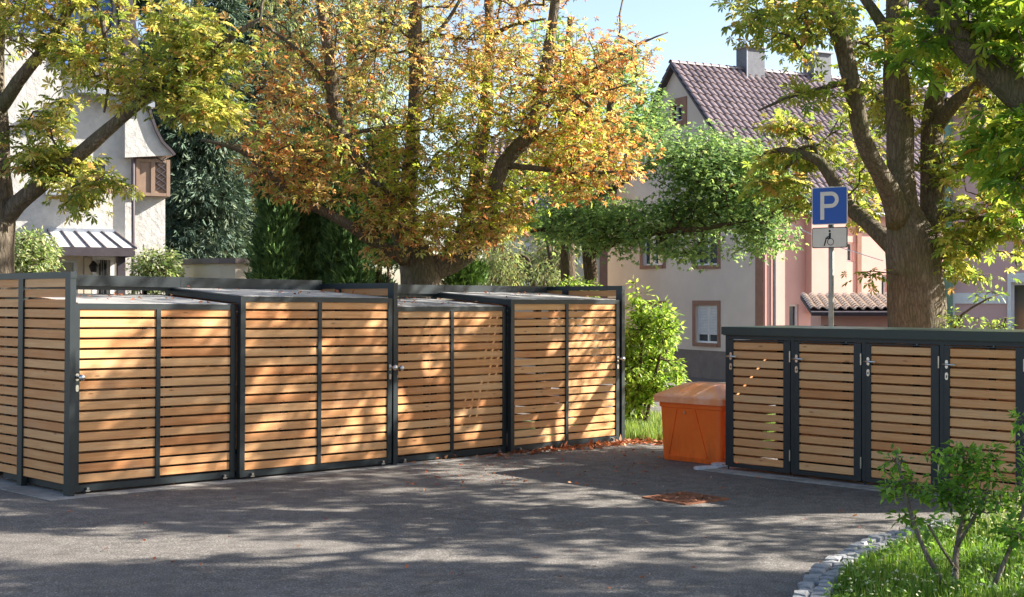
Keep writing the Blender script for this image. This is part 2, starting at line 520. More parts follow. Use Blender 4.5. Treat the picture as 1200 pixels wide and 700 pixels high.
# grass blades
def in_poly(x, y, poly):
    c = False; j = len(poly)-1
    for i in range(len(poly)):
        xi, yi = poly[i]; xj, yj = poly[j]
        if ((yi > y) != (yj > y)) and (x < (xj-xi)*(y-yi)/(yj-yi)+xi): c = not c
        j = i
    return c
def blades(name, poly, n, h0, h1, wd, pal, xr, yr, inset=0, kindm='leaf', lean=.45):
    P = []
    while len(P) < n:
        x = rng.uniform(*xr); y = rng.uniform(*yr)
        if in_poly(x, y, poly) and noise.noise(Vector((x*1.7, y*1.7, 0))) > -.45 + rng.uniform(-.2, .2): P.append((x, y, gz(x, y)+.015))
    P = np.array(P); n = len(P)
    hh = rng.uniform(h0, h1, n)*(.7+.5*np.array([noise.noise(Vector((p[0]*1.1, p[1]*1.1, 4)))+.5 for p in P]))
    a = rng.uniform(0, 2*math.pi, n); ln = rng.uniform(.05, 1, n)*lean*hh
    dx = np.stack([np.cos(a), np.sin(a), np.zeros(n)], 1); sx = np.stack([-np.sin(a), np.cos(a), np.zeros(n)], 1)
    up = np.zeros((n, 3)); up[:, 2] = 1
    ww = (wd*rng.uniform(.6, 1.2, n))[:, None]
    v0 = P - sx*ww/2; v1 = P + sx*ww/2
    m = P + up*(hh*.6)[:, None] + dx*(ln*.35)[:, None]
    v2 = m + sx*ww*.4; v3 = m - sx*ww*.4
    v4 = P + up*(hh*rng.uniform(.75, 1, n))[:, None] + dx*ln[:, None]
    V = np.stack([v0, v1, v2, v3, v4], 1).reshape(-1, 3)
    b = (np.arange(n)*5)[:, None]
    T = np.concatenate([b+np.array([[0,1,2]]), b+np.array([[0,2,3]]), b+np.array([[3,2,4]])])
    C = np.repeat(palette_pick(pal, n), 5, 0)
    me = tri_mesh(name, V, T, C)
    return me
GP = [((.10,.20,.02),5), ((.14,.26,.03),4), ((.20,.30,.05),2), ((.07,.14,.02),3), ((.32,.33,.12),.6)]
inner = [(p.x+.14, p.y-.13) for p in ks[::6] if p.x < 6.3] + [(7, 9.4), (7, 5), (1.6, 5)]
me = blades('grass', inner, 42000, .05, .135, .0055, GP, (1.2, 6), (6.3, 10.4))
link('grass', me, M['leaf'], label='long green grass covering the kerbed island in front', cat='grass', kind='stuff')
GP2 = [((.16,.26,.05),4), ((.24,.32,.09),3), ((.1,.18,.03),3), ((.35,.33,.16),1)]
me = blades('grass', [(p[0], p[1]+.12) for p in verge], 14000, .08, .26, .008, GP2, (.9, 3.9), (15.0, 18.8))
link('grass', me, M['leaf'], label='sunlit grass on the strip between long shelter and orange bin', cat='grass', kind='stuff')

# clover leaves, little white flowers, taller weeds along the island edge
def scatter_tufts(name, poly, n, pal, size, h, kind, xr, yr, label, cat, lm='leaf', stalks=False):
    P = []
    while len(P) < n:
        x = rng.uniform(*xr); y = rng.uniform(*yr)
        if in_poly(x, y, poly): P.append((x, y, gz(x, y)+rng.uniform(*h)))
    P = np.array(P); k = len(P)
    A = rng.normal(0, 1, (k, 3)); A[:, 2] = np.abs(A[:, 2])*.5 + .3
    N = rng.normal(0, .4, (k, 3)); N[:, 2] += 1
    V, T, C = make_leaves(P, A, N, size*rng.uniform(.6, 1.2, k), palette_pick(pal, k), kind)
    me = tri_mesh(name, V, T, C)
    return link(name, me, M[lm], label=label, cat=cat, kind='stuff')
scatter_tufts('clover', inner, 5200, [((.16,.30,.06),3),((.22,.36,.08),2),((.12,.22,.04),2)], .035, (.03,.13), 'maple', (1.2,6), (6.3,10.4), 'small clover leaves growing through the island grass', 'clover')
scatter_tufts('white_flowers', inner, 1500, [((.8,.8,.72),3),((.75,.72,.45),1)], .013, (.09,.19), 'palmate', (1.2,6), (6.3,10.4), 'tiny white flowers dotted through the island grass', 'flowers')
far_edge = [(p[0], p[1]) for p in isl if p[0] > 3.0 and p[1] > 9.2]
edge_poly = [(2.9,9.1),(3.3,9.55),(4.2,9.9),(6,10.1),(6,9.2),(3.4,8.7)]
scatter_tufts('seeding_weeds', edge_poly, 5000, [((.5,.52,.28),3),((.42,.5,.16),3),((.62,.62,.45),2)], .03, (.05,.30), 'slim', (2.8,6), (8.6,10.2), 'pale seeding weeds along the far edge of the island', 'weeds')
me = blades('weed_stalks', edge_poly, 2600, .16, .36, .004, [((.3,.36,.12),2),((.4,.38,.2),1),((.16,.26,.05),2)], (2.8,6), (8.6,10.2), lean=.3)
link('weed_stalks', me, M['leaf'], label='thin upright weed stalks behind the island grass', cat='weeds', kind='stuff')

# fallen leaves
def litter(name, pts, size, label, pal):
    P = np.array([(x, y, gz(x, y)+.012+rng.uniform(0,.02)) for x, y in pts]); n = len(P)
    A = rng.normal(0, 1, (n, 3)); A[:, 2] *= .3; N = rng.normal(0, .45, (n, 3)); N[:, 2] += 1
    V, T, C = make_leaves(P, A, N, size*rng.uniform(.6, 1.3, n), palette_pick(pal, n), 'simple')
    V[:, 2] = np.maximum(V[:, 2], np.array([gz(v[0], v[1]) for v in V])+.009)
    link(name, tri_mesh(name, V, T, C), M['dryleaf'], label=label, cat='fallen leaves', kind='stuff')
DRY = [((.36,.10,.04),3), ((.45,.17,.07),3), ((.28,.09,.04),2), ((.5,.28,.14),1)]
# local frame of the long shelter
U = Vector((.7157,.6984,0)); Vd = Vector((-.6984,.7157,0)); C0 = Vector((-3.57,11.06,0))
def LS(a, d): p = C0 + U*a + Vd*d; return (p.x, p.y)
pl = []
for _ in range(420):
    a = 4.3 + 2.6*rng.uniform()**.6; pl.append(LS(a, -.02 - abs(rng.normal(0, .10))))
for _ in range(520): pl.append((rng.uniform(1.3, 2.9), 0)) if False else pl.append(LS(6.8+rng.uniform(0,1.6), rng.normal(-.1, .22)))
litter('fallen_leaves', pl, .075, 'rust brown leaves drifted along the foot of the long shelter and the verge', DRY)
pl = [G(rng.uniform(50, 1010), 545+150*rng.uniform()**1.8) for _ in range(95)] + [G(rng.uniform(470, 770), 526+50*rng.uniform()**1.8) for _ in range(330)]
litter('fallen_leaves', pl, .042, 'single dry leaves scattered over the asphalt', DRY)

# ---------------------------------------------------------------- LONG SHELTER (bicycle boxes)
SL_H, SL_P, SL_T = .0665, .0845, .018
slat_cache = {}
def slat(length, parent, loc, rot=(0,0,0), axis='x', h=SL_H, thick=SL_T):
    key = (round(length,3), axis, h, thick)
    if key not in slat_cache:
        mb = MB(); c = .003
        x0, x1 = 0, length; y0, y1, z0, z1 = 0, thick, 0, h
        prof = [(y0, z0+c), (y0+c, z0), (y1, z0), (y1, z1), (y0+c, z1), (y0, z1-c)]
        mb.prism([(x0, y, z) for y, z in prof], (length, 0, 0))
        me = mb.mesh('slat'); me.materials.append(M['larch']); slat_cache[key] = me
    o = bpy.data.objects.new('slat', slat_cache[key]); COL.objects.link(o); o.parent = parent
    o.location = (loc[0], loc[1]+random.uniform(-.0012,.0012), loc[2]+random.uniform(-.0007,.0007))
    o.rotation_euler = (rot[0], rot[1]+random.uniform(-.0008,.0008), rot[2]+random.uniform(-.0012,.0012))
    return o

def knob_mesh():
    mb = MB(); mb.smooth = True
    mb.tube([(0,0,0),(0,-.012,0)], [.016,.016], 12)
    mb.tube([(0,-.01,0),(0,-.065,0)], [.009,.009], 10)
    pts = []; rr = []
    for k in range(8):
        t = k/7; pts.append((0,-.06-.045*t,0)); rr.append(.004+.024*math.sin(math.pi*min(1, t*.93+.05))**.6)
    mb.tube(pts, rr, 14); return mb
def plate(cx, cz, w_, h_, y, t=.006):
    mb = MB(); r = w_/2; pts = []
    for k in range(9): a = math.pi*k/8; pts.append((cx+r*math.cos(a), y, cz+h_/2-r+r*math.sin(a)))
    for k in range(9): a = math.pi+math.pi*k/8; pts.append((cx+r*math.cos(a), y, cz-h_/2+r+r*math.sin(a)))
    mb.prism(pts, (0,-t,0)); return mb

def hood(root, x0, x1, yf, H, nsl, knob_left, zs):
    """sliding hood: frame, muntin, slats, sloping roof sheet"""
    D = 1.30; st = .052; rise = .085
    mb = MB()
    mb.box(x0, x0+st, yf, yf+.05, .02, H); mb.box(x1-st, x1, yf, yf+.05, .02, H)
    mb.box(x0+st, x1-st, yf+.001, yf+.05, H-.046, H-.001); mb.box(x0+st, x1-st, yf+.001, yf+.05, .021, .075)
    # side frames running back
    for xa in (x0, x1-st):
        mb.prism([(xa+.001, yf+.05, H-.058), (xa+.001, yf+D, H-.058+rise), (xa+.001, yf+D, H+rise), (xa+.001, yf+.05, H)], (st-.002,0,0))
        mb.box(xa+.001, xa+st-.001, yf+.05, yf+D, .02, .07)
        mb.box(xa+.001, xa+st-.001, yf+D-.05, yf+D, .07, H+rise-.06)
    fr = link('sliding_hood', mb, M['steel'], root)
    xm = (x0+x1)/2
    link('muntin', MB().box(xm-.02, xm+.02, yf-.001, yf+.03, .075, H-.046), M['steel'], fr)
    z0 = zs - nsl*SL_P + (SL_P-SL_H)
    for k in range(nsl):
        z = z0 + k*SL_P
        slat(xm-.02-(x0+st), fr, (x0+st, yf+.012, z)); slat(x1-st-(xm+.02), fr, (xm+.02, yf+.012, z))
    rs = MB()
    rs.prism([(x0+st-.01, yf+.02, H+.001), (x0+st-.01, yf+D, H+rise+.001), (x0+st-.01, yf+D, H+rise+.007), (x0+st-.01, yf+.02, H+.007)], (x1-x0-2*st+.02,0,0))
    link('roof_sheet', rs, M['sheet'], fr)
    kx = x0+.03 if knob_left else x1-.028; kz = .955
    link('key_plate', plate(kx, kz-.09, .026, .055, yf), M['chrome'], fr)
    link('knob_plate', plate(kx, kz, .028, .062, yf), M['chrome'], fr)
    km = knob_mesh(); link('knob', km, M['chrome'], fr, loc=(kx, yf, kz))
    for bx in (x0+.12, x1-.12):
        b = MB(); b.tube([(bx, yf-.001, .045),(bx, yf-.03, .045)], .012, 8); b.box(bx-.02, bx+.02, yf-.028, yf-.001, .02, .031)
        link('roller_bolt', b, M['chrome'], fr)
    return fr

def slat_wall(root, x, H, mirror=False, nz=20, posts=(0,.86,1.80)):
    """end or partition wall running back in depth (local y)"""
    t = .05
    mb = MB()
    for p in posts: mb.box(x, x+t, p, p+.09, -.01, H-.052)
    mb.box(x-.001, x+t+.001, -.004, posts[-1]+.094, H-.052, H)
    for p in posts: mb.box(x-.012, x+t+.012, p-.006, p+.1, -.02, -.008)
    wl = link('end_wall', mb, M['steel'], root)
    for a, b in zip(posts[:-1], posts[1:]):
        L = b-a-.09
        for k in range(nz):
            z = H-.055-(k+1)*SL_P+(SL_P-SL_H)
            o = slat(L, wl, (x+.035, a+.09, z), (0,0,R(90)))
    return wl

def bike_unit(name, label, loc, rz, tilt, H, first):
    root = link(name, None, loc=loc, rot=(0, tilt, rz), label=label, cat='bicycle shelter', group='paired bicycle shelters')
    Wd = 3.36
    slat_wall(root, 0 if first else .01, H)
    if not first: slat_wall(root, Wd+.03, H)
    hood(root, .062, 1.600, .055, 1.555, 17, True, 1.511)
    hood(root, 1.612, 3.345, .0, 1.628, 18, False, 1.583)
    # fixed rear roof with a two piece fascia
    rf = link('rear_roof', MB().box(.06, Wd-.01, 1.20, 1.96, H-.03, H-.004), M['steel'], root)
    for a, b in ((.052, 1.70), (1.703, Wd-.002)):
        link('fascia', MB().box(a, b, 1.17, 1.198, H-.098, H+.002), M['steel'], rf)
    link('rear_beam', MB().box(.06, Wd-.01, 1.2, 1.25, H-.13, H-.031), M['steel'], root)
    bw = link('back_wall', MB().box(.06, Wd-.02, 1.83, 1.85, .0, .05), M['steel'], root)
    for xa in (.06, 1.66, Wd-.06): link('post', MB().box(xa, xa+.04, 1.8, 1.829, 0, H-.1), M['steel'], bw)
    for k in range(19):
        z = H-.16-(k+1)*SL_P
        for a in (.055, 1.70): slat(1.64, bw, (a, 1.86, z), h=.0835)  # unseen back slats made nearly gapless to keep the interior dark
    return root
def roof_litter():
    P = []
    for _ in range(90):
        a = rng.uniform(.15, 6.6); d = rng.uniform(.1, 1.1); u_ = a % 3.36
        H = 1.562 if u_ < 1.6 else 1.635
        x, y = LS(a, d); P.append((x, y, H + .085*d/1.3 + (.012 - .0095*min(a,3.36) if a < 3.36 else -.035) + rng.uniform(.008,.018)))
    P = np.array(P); n = len(P); A = rng.normal(0,1,(n,3)); A[:,2] *= .2; N = rng.normal(0,.3,(n,3)); N[:,2] += 1
    V, T, C = make_leaves(P, A, N, .05*rng.uniform(.6,1.3,n), palette_pick(DRY, n), 'simple')
    link('fallen_leaves', tri_mesh('fallen_leaves', V, T, C), M['dryleaf'], label='dry leaves lying on the pale sheet roofs of the bicycle shelters', cat='fallen leaves', kind='stuff')
roof_litter()
RZ = math.atan2(U.y, U.x)
b1 = bike_unit('bicycle_shelter', 'slatted larch bicycle shelter on the left whose slatted end wall shows at the frame edge', (C0.x, C0.y, .006), RZ, .0095, 1.812, True)
p2 = C0 + U*3.36
b2 = bike_unit('bicycle_shelter', 'slatted larch bicycle shelter nearer the green bush, sun patches across its slats', (p2.x, p2.y, -.037), RZ, .002, 1.79, False)
# knob directions and slab under it
def slab(name, a0, a1, d0, d1, m, dz0=.012, org=C0, u=U, v=Vd, h=.2):
    mb = MB()
    n = 8
    for i in range(n+1):
        a = a0+(a1-a0)*i/n
        for d in (d0, d1):
            p = org+u*a+v*d; g = gz(p.x, p.y)
            mb.v += [(p.x, p.y, g+dz0), (p.x, p.y, g-h)]
    for i in range(n):
        b = i*4
        mb.f += [(b, b+4, b+6, b+2), (b, b+1, b+5, b+4), (b+2, b+6, b+7, b+3)]
    mb.f += [(0,2,3,1), (n*4, n*4+1, n*4+3, n*4+2)]
    return link(name, mb, m, kind='structure')
slab('concrete_slab', -.20, 6.85, -.10, 2.1, M['concrete'], .006)

# ---------------------------------------------------------------- BIN SHELTER (right)
BX = Vector((.6843,-.7292,0)); BY = Vector((.7292,.6843,0)); B0 = Vector((2.05,13.19,-.05))
BRZ = math.atan2(BX.y, BX.x)
slab('concrete_slab', -.12, 4.2, -.19, .95, M['concrete'], .012, B0, BX, BY)
bs = link('bin_shelter', None, loc=(B0.x, B0.y, -.045), rot=(0,0,BRZ), label='low bin shelter with four larch slatted doors and dark flat roof', cat='bin shelter')
HB = 1.375; MOD = .752; ND = 4; LB = MOD*ND+.045
link('roof', MB().box(-.025, LB+.02, -.035, .93, HB-.075, HB).box(-.012, LB+.008, -.02, .92, HB-.082, HB-.075), M['steel_green'], bs)
mb = MB()
for i in range(ND+1):
    x = i*MOD; mb.box(x, x+.038, 0, .06, .045, HB-.082); mb.box(x, x+.038, .84, .9, .0, HB-.082)
    mb.tube([(x+.02, .02, -.0), (x+.02, .02, .05)], .008, 6)
for i in range(ND): mb.box(i*MOD+.038, (i+1)*MOD, .001, .05, HB-.118, HB-.082)
mb.box(.0, LB, .85, .89, .04, .09)
link('frame', mb, M['steel'], bs)
for xw in (.002, LB-.03):
    ew = link('end_panel', MB().box(xw, xw+.025, .07, .09, .05, HB-.09).box(xw, xw+.025, .80, .83, .05, HB-.09), M['steel'], bs)
    for k in range(14): slat(.71, ew, (xw+.023, .09, .077+k*SL_P), (0,0,R(90)))
bw = link('back_wall', MB().box(.04, LB-.04, .895, .908, -.02, .085), M['steel'], bs)  # unseen low board added to block sunlit ground showing below the slats
for k in range(14):
    for i in range(2): slat(LB/2-.03, bw, (.03+i*(LB/2-.03), .91, .077+k*SL_P), h=.084)  # back slats made nearly gapless so the interior stays dark
def lever_mesh():
    mb = MB(); mb.smooth = True
    mb.tube([(0,0,0),(0,-.045,0)], .009, 8)
    mb.tube([(-.02,-.045,0),(.10,-.048,-.002)], [.0085,.0085], 8)
    return mb
LEV = lever_mesh().mesh('lever'); LEV.materials.append(M['chrome'])
for i in range(ND):
    x = i*MOD; x0 = x+.042; x1 = x+MOD-.006
    s0 = x+.092; s1 = x+.672; yb = -.004; zt = HB-.124; zb = .035
    mb = MB().box(x0, s0, yb, yb+.035, zb, zt).box(s1, x1, yb, yb+.035, zb, zt).box(s0, s1, yb+.001, yb+.035, 1.24, zt-.001).box(s0, s1, yb+.001, yb+.035, zb+.001, .073)
    dr = link('door', mb, M['steel'], bs)
    if i == 0: dr['label'] = 'slatted door at the end beside the orange bin'
    for k in range(14): slat(s1-s0, dr, (s0, yb+.008, .079+k*.0832), h=.0655)
    cx = x0+.026
    link('handle_plate', plate(cx, 1.095, .026, .072, yb), M['chrome'], dr)
    o = link('lever', LEV, None, dr, loc=(cx, yb, 1.095))
    link('key_plate', plate(cx, .995, .028, .062, yb), M['chrome'], dr)
    link('keyhole', plate(cx, .992, .009, .022, yb-.007, .002), M['black'], dr)
    for z in (1.06, .15):
        h = MB(); h.tube([(x1+.001, yb-.006, z), (x1+.001, yb-.006, z+.1)], .0075, 8); link('hinge', h, M['chrome'], dr)
# loose offcuts at the foot
def offcut(px, py, lx, ly, h, rz, label, m, n='paving_offcut', cat='stone slab'):
    g = G(px, py); mb = MB()
    pts = []
    rr = random.Random(px)
    k = 9
    for i in range(k):
        a = 2*math.pi*i/k; e = (abs(math.cos(a))**3+abs(math.sin(a))**3)**(-1/3)
        pts.append((lx/2*math.cos(a)*e*(1+rr.uniform(-.12,.12)), ly/2*math.sin(a)*e*(1+rr.uniform(-.12,.12)), 0))
    mb.prism(pts, (0,0,h))
    o = link(n, mb, m, loc=(g[0], g[1], gz(*g)+.004), rot=(rr.uniform(-.02,.02), rr.uniform(-.02,.02), rz), label=label, cat=cat); return o
M['pale'] = noisy('pale_stone', (.42,.42,.43), (.62,.61,.6), 18, .8, .3, .4, .006)
offcut(827, 550, .24, .14, .022, .3, 'flat pale broken slab lying just in front of the orange bin', M['pale'])
offcut(843, 547.5, .16, .14, .035, .8, 'thicker grey stone chunk against the shelter corner post', M['pale'], 'stone_chunk', 'stone')
g = G(856, 550); sb = MB().beam((-.17,-.0,.0),(.16,.0,.035),.035,.008)
link('metal_strip', sb, M['pale'], loc=(g[0], g[1], gz(*g)+.022), rot=(0,0,.15), label='short pale metal strip sticking out below the first bin door', cat='metal strip')

# ---------------------------------------------------------------- ORANGE GRIT BIN
def grit_bin():
    m, t, b = mat('orange_polyethylene', (.70,.16,.015), .42, .4)
    v = tex(t); f = nz(t, v, 3.2, 6, .6)
    c = ramp(t, f, [(.3,(.88,.140,.015)),(.7,(.95,.190,.025))])
    f2 = nz(t, tex(t,'object',(6,6,1.2)), 2.2, 5, .7)
    sx = t.nodes.new('ShaderNodeSeparateXYZ'); t.links.new(tex(t), sx.inputs[0])
    low = t.nodes.new('ShaderNodeMapRange'); low.inputs[1].default_value = .34; low.inputs[2].default_value = .0; t.links.new(sx.outputs[2], low.inputs[0])
    mu = t.nodes.new('ShaderNodeMath'); mu.operation = 'MULTIPLY'; t.links.new(low.outputs[0], mu.inputs[0]); t.links.new(ramp(t, f2, [(.46,(0,0,0)),(.68,(.5,.5,.5))]), mu.inputs[1])
    c = mixc(t, mu.outputs[0], c, (.16,.06,.03))
    t.links.new(c, b.inputs['Base Color']); bump(t, b, nz(t, v, 60, 3), .08, .001)
    ml, t, b = mat('faded_sheen_lid', (.68,.2,.08), .30, .7)
    f = nz(t, tex(t), 4, 6, .65); c = ramp(t, f, [(.30,(.88,.24,.06)),(.52,(.90,.34,.14)),(.72,(.90,.52,.36))]); t.links.new(c, b.inputs['Base Color'])  # pale pink stops paint the lid's sheen into its faded orange
    root = link('grit_bin', None, loc=(*G(772.5, 538), 0), rot=(0,0,BRZ), label='orange plastic grit bin with faded, sheen-painted hinged lid beside the low shelter', cat='grit bin')
    root.location.z = gz(root.location.x, root.location.y)
    wb, db, hb = .80, .62, .60; tp = .025
    mb = MB()
    def ring(z, e, r=.05):
        x0, x1, y0, y1 = 0-e, wb+e, 0-e, db+e; pts = []
        for cx, cy, a0 in ((x1-r, y0+r, -90), (x1-r, y1-r, 0), (x0+r, y1-r, 90), (x0+r, y0+r, 180)):
            for k in range(5):
                a = R(a0+k*22.5); pts.append((cx+r*math.cos(a), cy+r*math.sin(a), z))
        return pts
    def loft(mb, rings, cap=True):
        n = len(rings[0]); b0 = len(mb.v)
        for r_ in rings: mb.v += r_
        for i in range(len(rings)-1):
            for k in range(n):
                a = b0+i*n+k; b_ = b0+i*n+(k+1)%n; mb.f.append((a,b_,b_+n,a+n))
        mb.f.append(tuple(b0+k for k in range(n-1,-1,-1))); mb.f.append(tuple(b0+(len(rings)-1)*n+k for k in range(n)))
    loft(mb, [ring(0,-tp), ring(.02,-tp+.006), ring(.54,.0), ring(.545,.012), ring(.60,.014)])
    body = link('body', mb, m, root); mb = None
    # raised trapezoid rib and side ribs
    rb = MB()
    for xa, xb in ((.235,.115),(.47,.615)):
        rb.beam((xa, -.004, .53), (xb, tp-.012, .05), .016, .016, up=(0,-1,0))
    rb.beam((.13,.004,.05),(.60,.012,.05),.012,.014,up=(0,-1,0))
    link('rib', rb, m, root); rb2 = MB()
    for ya, yb in ((.14,.08),(.46,.52)): rb2.beam((wb+.0, ya, .53), (wb-tp+.01, yb, .06), .016, .016, up=(1,0,0))
    link('side_rib', rb2, m, root)
    lk = MB().disc((.345, -.006, .50), .014, -.012, 12, 'y'); link('lock', lk, M['chrome'], root)
    mb = MB()
    def ringl(z, ex, ey, cyo=0, r=.05):
        x0, x1, y0, y1 = -ex, wb+ex, -ey+cyo, db+ey; pts = []
        for cx, cy, a0 in ((x1-r, y0+r, -90), (x1-r, y1-r, 0), (x0+r, y1-r, 90), (x0+r, y0+r, 180)):
            for k in range(5):
                a = R(a0+k*22.5); pts.append((cx+r*math.cos(a), cy+r*math.sin(a), z))
        return pts
    loft(mb, [ringl(.595,.05,.055), ringl(.655,.055,.06), ringl(.672,.04,.045), ringl(.770,-.15,-.13,r=.04), ringl(.788,-.19,-.18,r=.04)])
    lid = link('lid', mb, ml, root)
    rd = MB()
    for x in (.24,.30): rd.prism([(x,-.0,.70),(x+.028,-.0,.70),(x+.028+.04,.16,.790),(x+.04,.16,.790)],(0,.012,-.02))
    link('lid_rib', rd, ml, lid)
    for x in (.18, .62): link('hinge', MB().box(x-.03, x+.03, db+.03, db+.07, .56, .67), m, root)
grit_bin()

# ---------------------------------------------------------------- DRAIN GRATE
def drain():
    g = G(803, 585); z = gz(*g)
    rust = noisy('rusty_iron', (.20,.075,.035), (.36,.15,.08), 22, .9, .2, .5, .004, dirt=(.12,.06,.04))
    root = link('drain_grate', None, loc=(g[0], g[1], z+.004), rot=(0,0,R(38)), label='rusty square drain grate let into the dark asphalt', cat='drain grate')
    s = .22
    mb = MB().box(-s-.03,s+.03,-s-.03,-s,-.02,.010).box(-s-.03,s+.03,s,s+.03,-.02,.010).box(-s-.03,-s,-s,s,-.02,.010).box(s,s+.03,-s,s,-.02,.010)
    link('frame', mb, rust, root)
    link('silt', MB().box(-s,s,-s,s,-.03,.0035), M['soil'], root)
    for k in range(9):
        x = -s+.02+k*.05; link('bar', MB().box(x-.012, x+.012, -s, s, -.01, .009), rust, root)
    P = [(g[0]+rng.uniform(-.26,.26), g[1]+rng.uniform(-.26,.26)) for _ in range(26)]
    litter('fallen_leaves', P, .06, 'brown leaves caught on the rusty drain grate', [((.34,.13,.07),2),((.42,.2,.11),2),((.25,.1,.06),1)])
drain()

# ---------------------------------------------------------------- PARKING SIGN
def sign():
    Ys = 15.44; base = W(974, 350, Ys); base.z = gz(base.x, base.y)
    root = link('parking_sign', None, loc=base, rot=(0,0,R(-36)), label='blue parking sign with wheelchair plate on a galvanised pole', cat='sign')
    galv = noisy('galvanised_steel', (.24,.27,.26), (.36,.39,.38), 12, .5, .4, .1, .001)
    zc = EYE-base.z
    mb = MB(); mb.smooth = True; mb.tube([(0,.0,-.1),(0,.0,zc+1.26)], .030, 14); link('pole', mb, galv, root)
    blue = mat('sign_blue', (.001,.075,.42), .35, .4)[0]; white = noisy('sign_white', (.60,.60,.56), (.70,.70,.66), 9, .4, .5, 0)
    zt = zc+1.25; s = .42; yf = -.045
    def rrect(mb, x0, x1, z0, z1, r, y, t):
        pts = []
        for cx, cz, a0 in ((x1-r,z1-r,0),(x0+r,z1-r,90),(x0+r,z0+r,180),(x1-r,z0+r,270)):
            for k in range(4): a = R(a0+k*30); pts.append((cx+r*math.cos(a), y, cz+r*math.sin(a)))
        mb.prism(pts, (0,t,0)); return mb
    bd = link('parking_board', rrect(MB(), -.21, .21, zt-s, zt, .02, yf, .01), white, root)
    link('blue_field', rrect(MB(), -.202, .202, zt-s+.008, zt-.008, .016, yf-.002, .0015), blue, bd)
    # letter P
    x0 = -.21+.102; top = zt-.052; bot = top-.312; st = .046; bh = .182; y = yf-.0045
    mb = MB().box(x0, x0+st, y, y+.002, bot, top)
    ro = bh/2; ri = ro-.044; cx = x0+.218-ro; cz = top-ro; n = 14
    outer = [(cx+ro*math.sin(math.pi*k/n), cz+ro*math.cos(math.pi*k/n)) for k in range(n+1)]
    inner_ = [(cx+ri*math.sin(math.pi*k/n), cz+ri*math.cos(math.pi*k/n)) for k in range(n+1)]
    for k in range(n):
        mb.prism([(outer[k][0],y,outer[k][1]),(outer[k+1][0],y,outer[k+1][1]),(inner_[k+1][0],y,inner_[k+1][1]),(inner_[k][0],y,inner_[k][1])],(0,.002,0))
    mb.box(x0+st, cx, y, y+.002, top-.044, top); mb.box(x0+st, cx, y, y+.002, top-bh, top-bh+.044)
    link('letter_p', mb, white, bd)
    z1 = zt-s-.032; z0 = z1-.231
    pb = link('wheelchair_board', rrect(MB(), -.21,.21,z0,z1,.018,yf,.008), M['black'], root)
    rim = noisy('plate_white', (.58,.59,.55), (.66,.67,.63), 9, .5, .4, 0)
    link('white_field', rrect(MB(), -.201,.201,z0+.009,z1-.009,.012,yf-.002,.0015), rim, pb)
    mb = MB(); y = yf-.0045; k = .00128
    def q(px, py): return (-.21+(px-97)*.00138, z1-(py-455)*k)
    a = q(251, 487); mb.disc((a[0], y, a[1]), .0125, .002, 14)
    def bar(p, r_, wd):
        A_ = q(*p); B_ = q(*r_); mb.beam((A_[0], y+.001, A_[1]), (B_[0], y+.001, B_[1]), wd, .002, up=(0,1,0))
    bar((253,503),(252,556),.024); bar((256,550),(216,550),.016); bar((254,530),(226,541),.010); bar((222,548),(206,612),.015); bar((212,611),(200,613),.010)
    c = q(259, 582)
    for j in range(22):
        a0 = 2*math.pi*j/22; a1 = 2*math.pi*(j+1)/22; ro, ri = .040, .033
        mb.prism([(c[0]+r_*math.cos(t_), y, c[1]+r_*math.sin(t_)) for r_, t_ in ((ro,a0),(ro,a1),(ri,a1),(ri,a0))],(0,.002,0))
    link('wheelchair_symbol', mb, M['black'], pb)
    for z in (zt-.03, zt-s+.03, z1-.03, z0+.03):
        link('bracket', MB().box(-.05,.05,-.036,-.030,z-.012,z+.012).box(-.04,-.032,-.034,.03,z-.01,z+.01).box(.032,.04,-.034,.03,z-.01,z+.01), galv, root)
    link('maker_plate', MB().box(-.02,.03,yf-.001,yf+.004,zt-s-.024,zt-s-.010), M['black'], root)
sign()

# ---------------------------------------------------------------- HOUSES
def wallface(mb, org, e, n, s0, s1, z0, z1, holes, rv=.18, gable=None):
    """wall in the plane org + e*s, outward normal n, with rectangular holes and reveals"""
    xs_ = sorted({s0, s1, *[h[0] for h in holes], *[h[1] for h in holes]}); zs_ = sorted({z0, z1, *[h[2] for h in holes], *[h[3] for h in holes]})
    P = lambda s, z, d=0: tuple(org + e*s - n*d + Vector((0,0,z)))
    for i in range(len(xs_)-1):
        for j in range(len(zs_)-1):
            cx = (xs_[i]+xs_[i+1])/2; cz = (zs_[j]+zs_[j+1])/2
            if any(h[0] < cx < h[1] and h[2] < cz < h[3] for h in holes): continue
            mb.poly([P(xs_[i],zs_[j]), P(xs_[i+1],zs_[j]), P(xs_[i+1],zs_[j+1]), P(xs_[i],zs_[j+1])])
    for h in holes:
        a, b, c, d = h[:4]
        mb.poly([P(a,c),P(a,c,rv),P(b,c,rv),P(b,c)]); mb.poly([P(a,d),P(b,d),P(b,d,rv),P(a,d,rv)])
        mb.poly([P(a,c),P(a,d),P(a,d,rv),P(a,c,rv)]); mb.poly([P(b,c),P(b,c,rv),P(b,d,rv),P(b,d)])
    if gable: mb.poly([P(s0,z1), P(s1,z1), P(gable[0], gable[1])])
def obox(mb, org, e, n, s0, s1, d0, d1, z0, z1):
    """box on a wall: s along e, d outward along n"""
    P = lambda s, d, z: org + e*s + n*d + Vector((0,0,z))
    mb.prism([P(s0,d0,z0), P(s1,d0,z0), P(s1,d1,z0), P(s0,d1,z0)], (0,0,z1-z0)); return mb

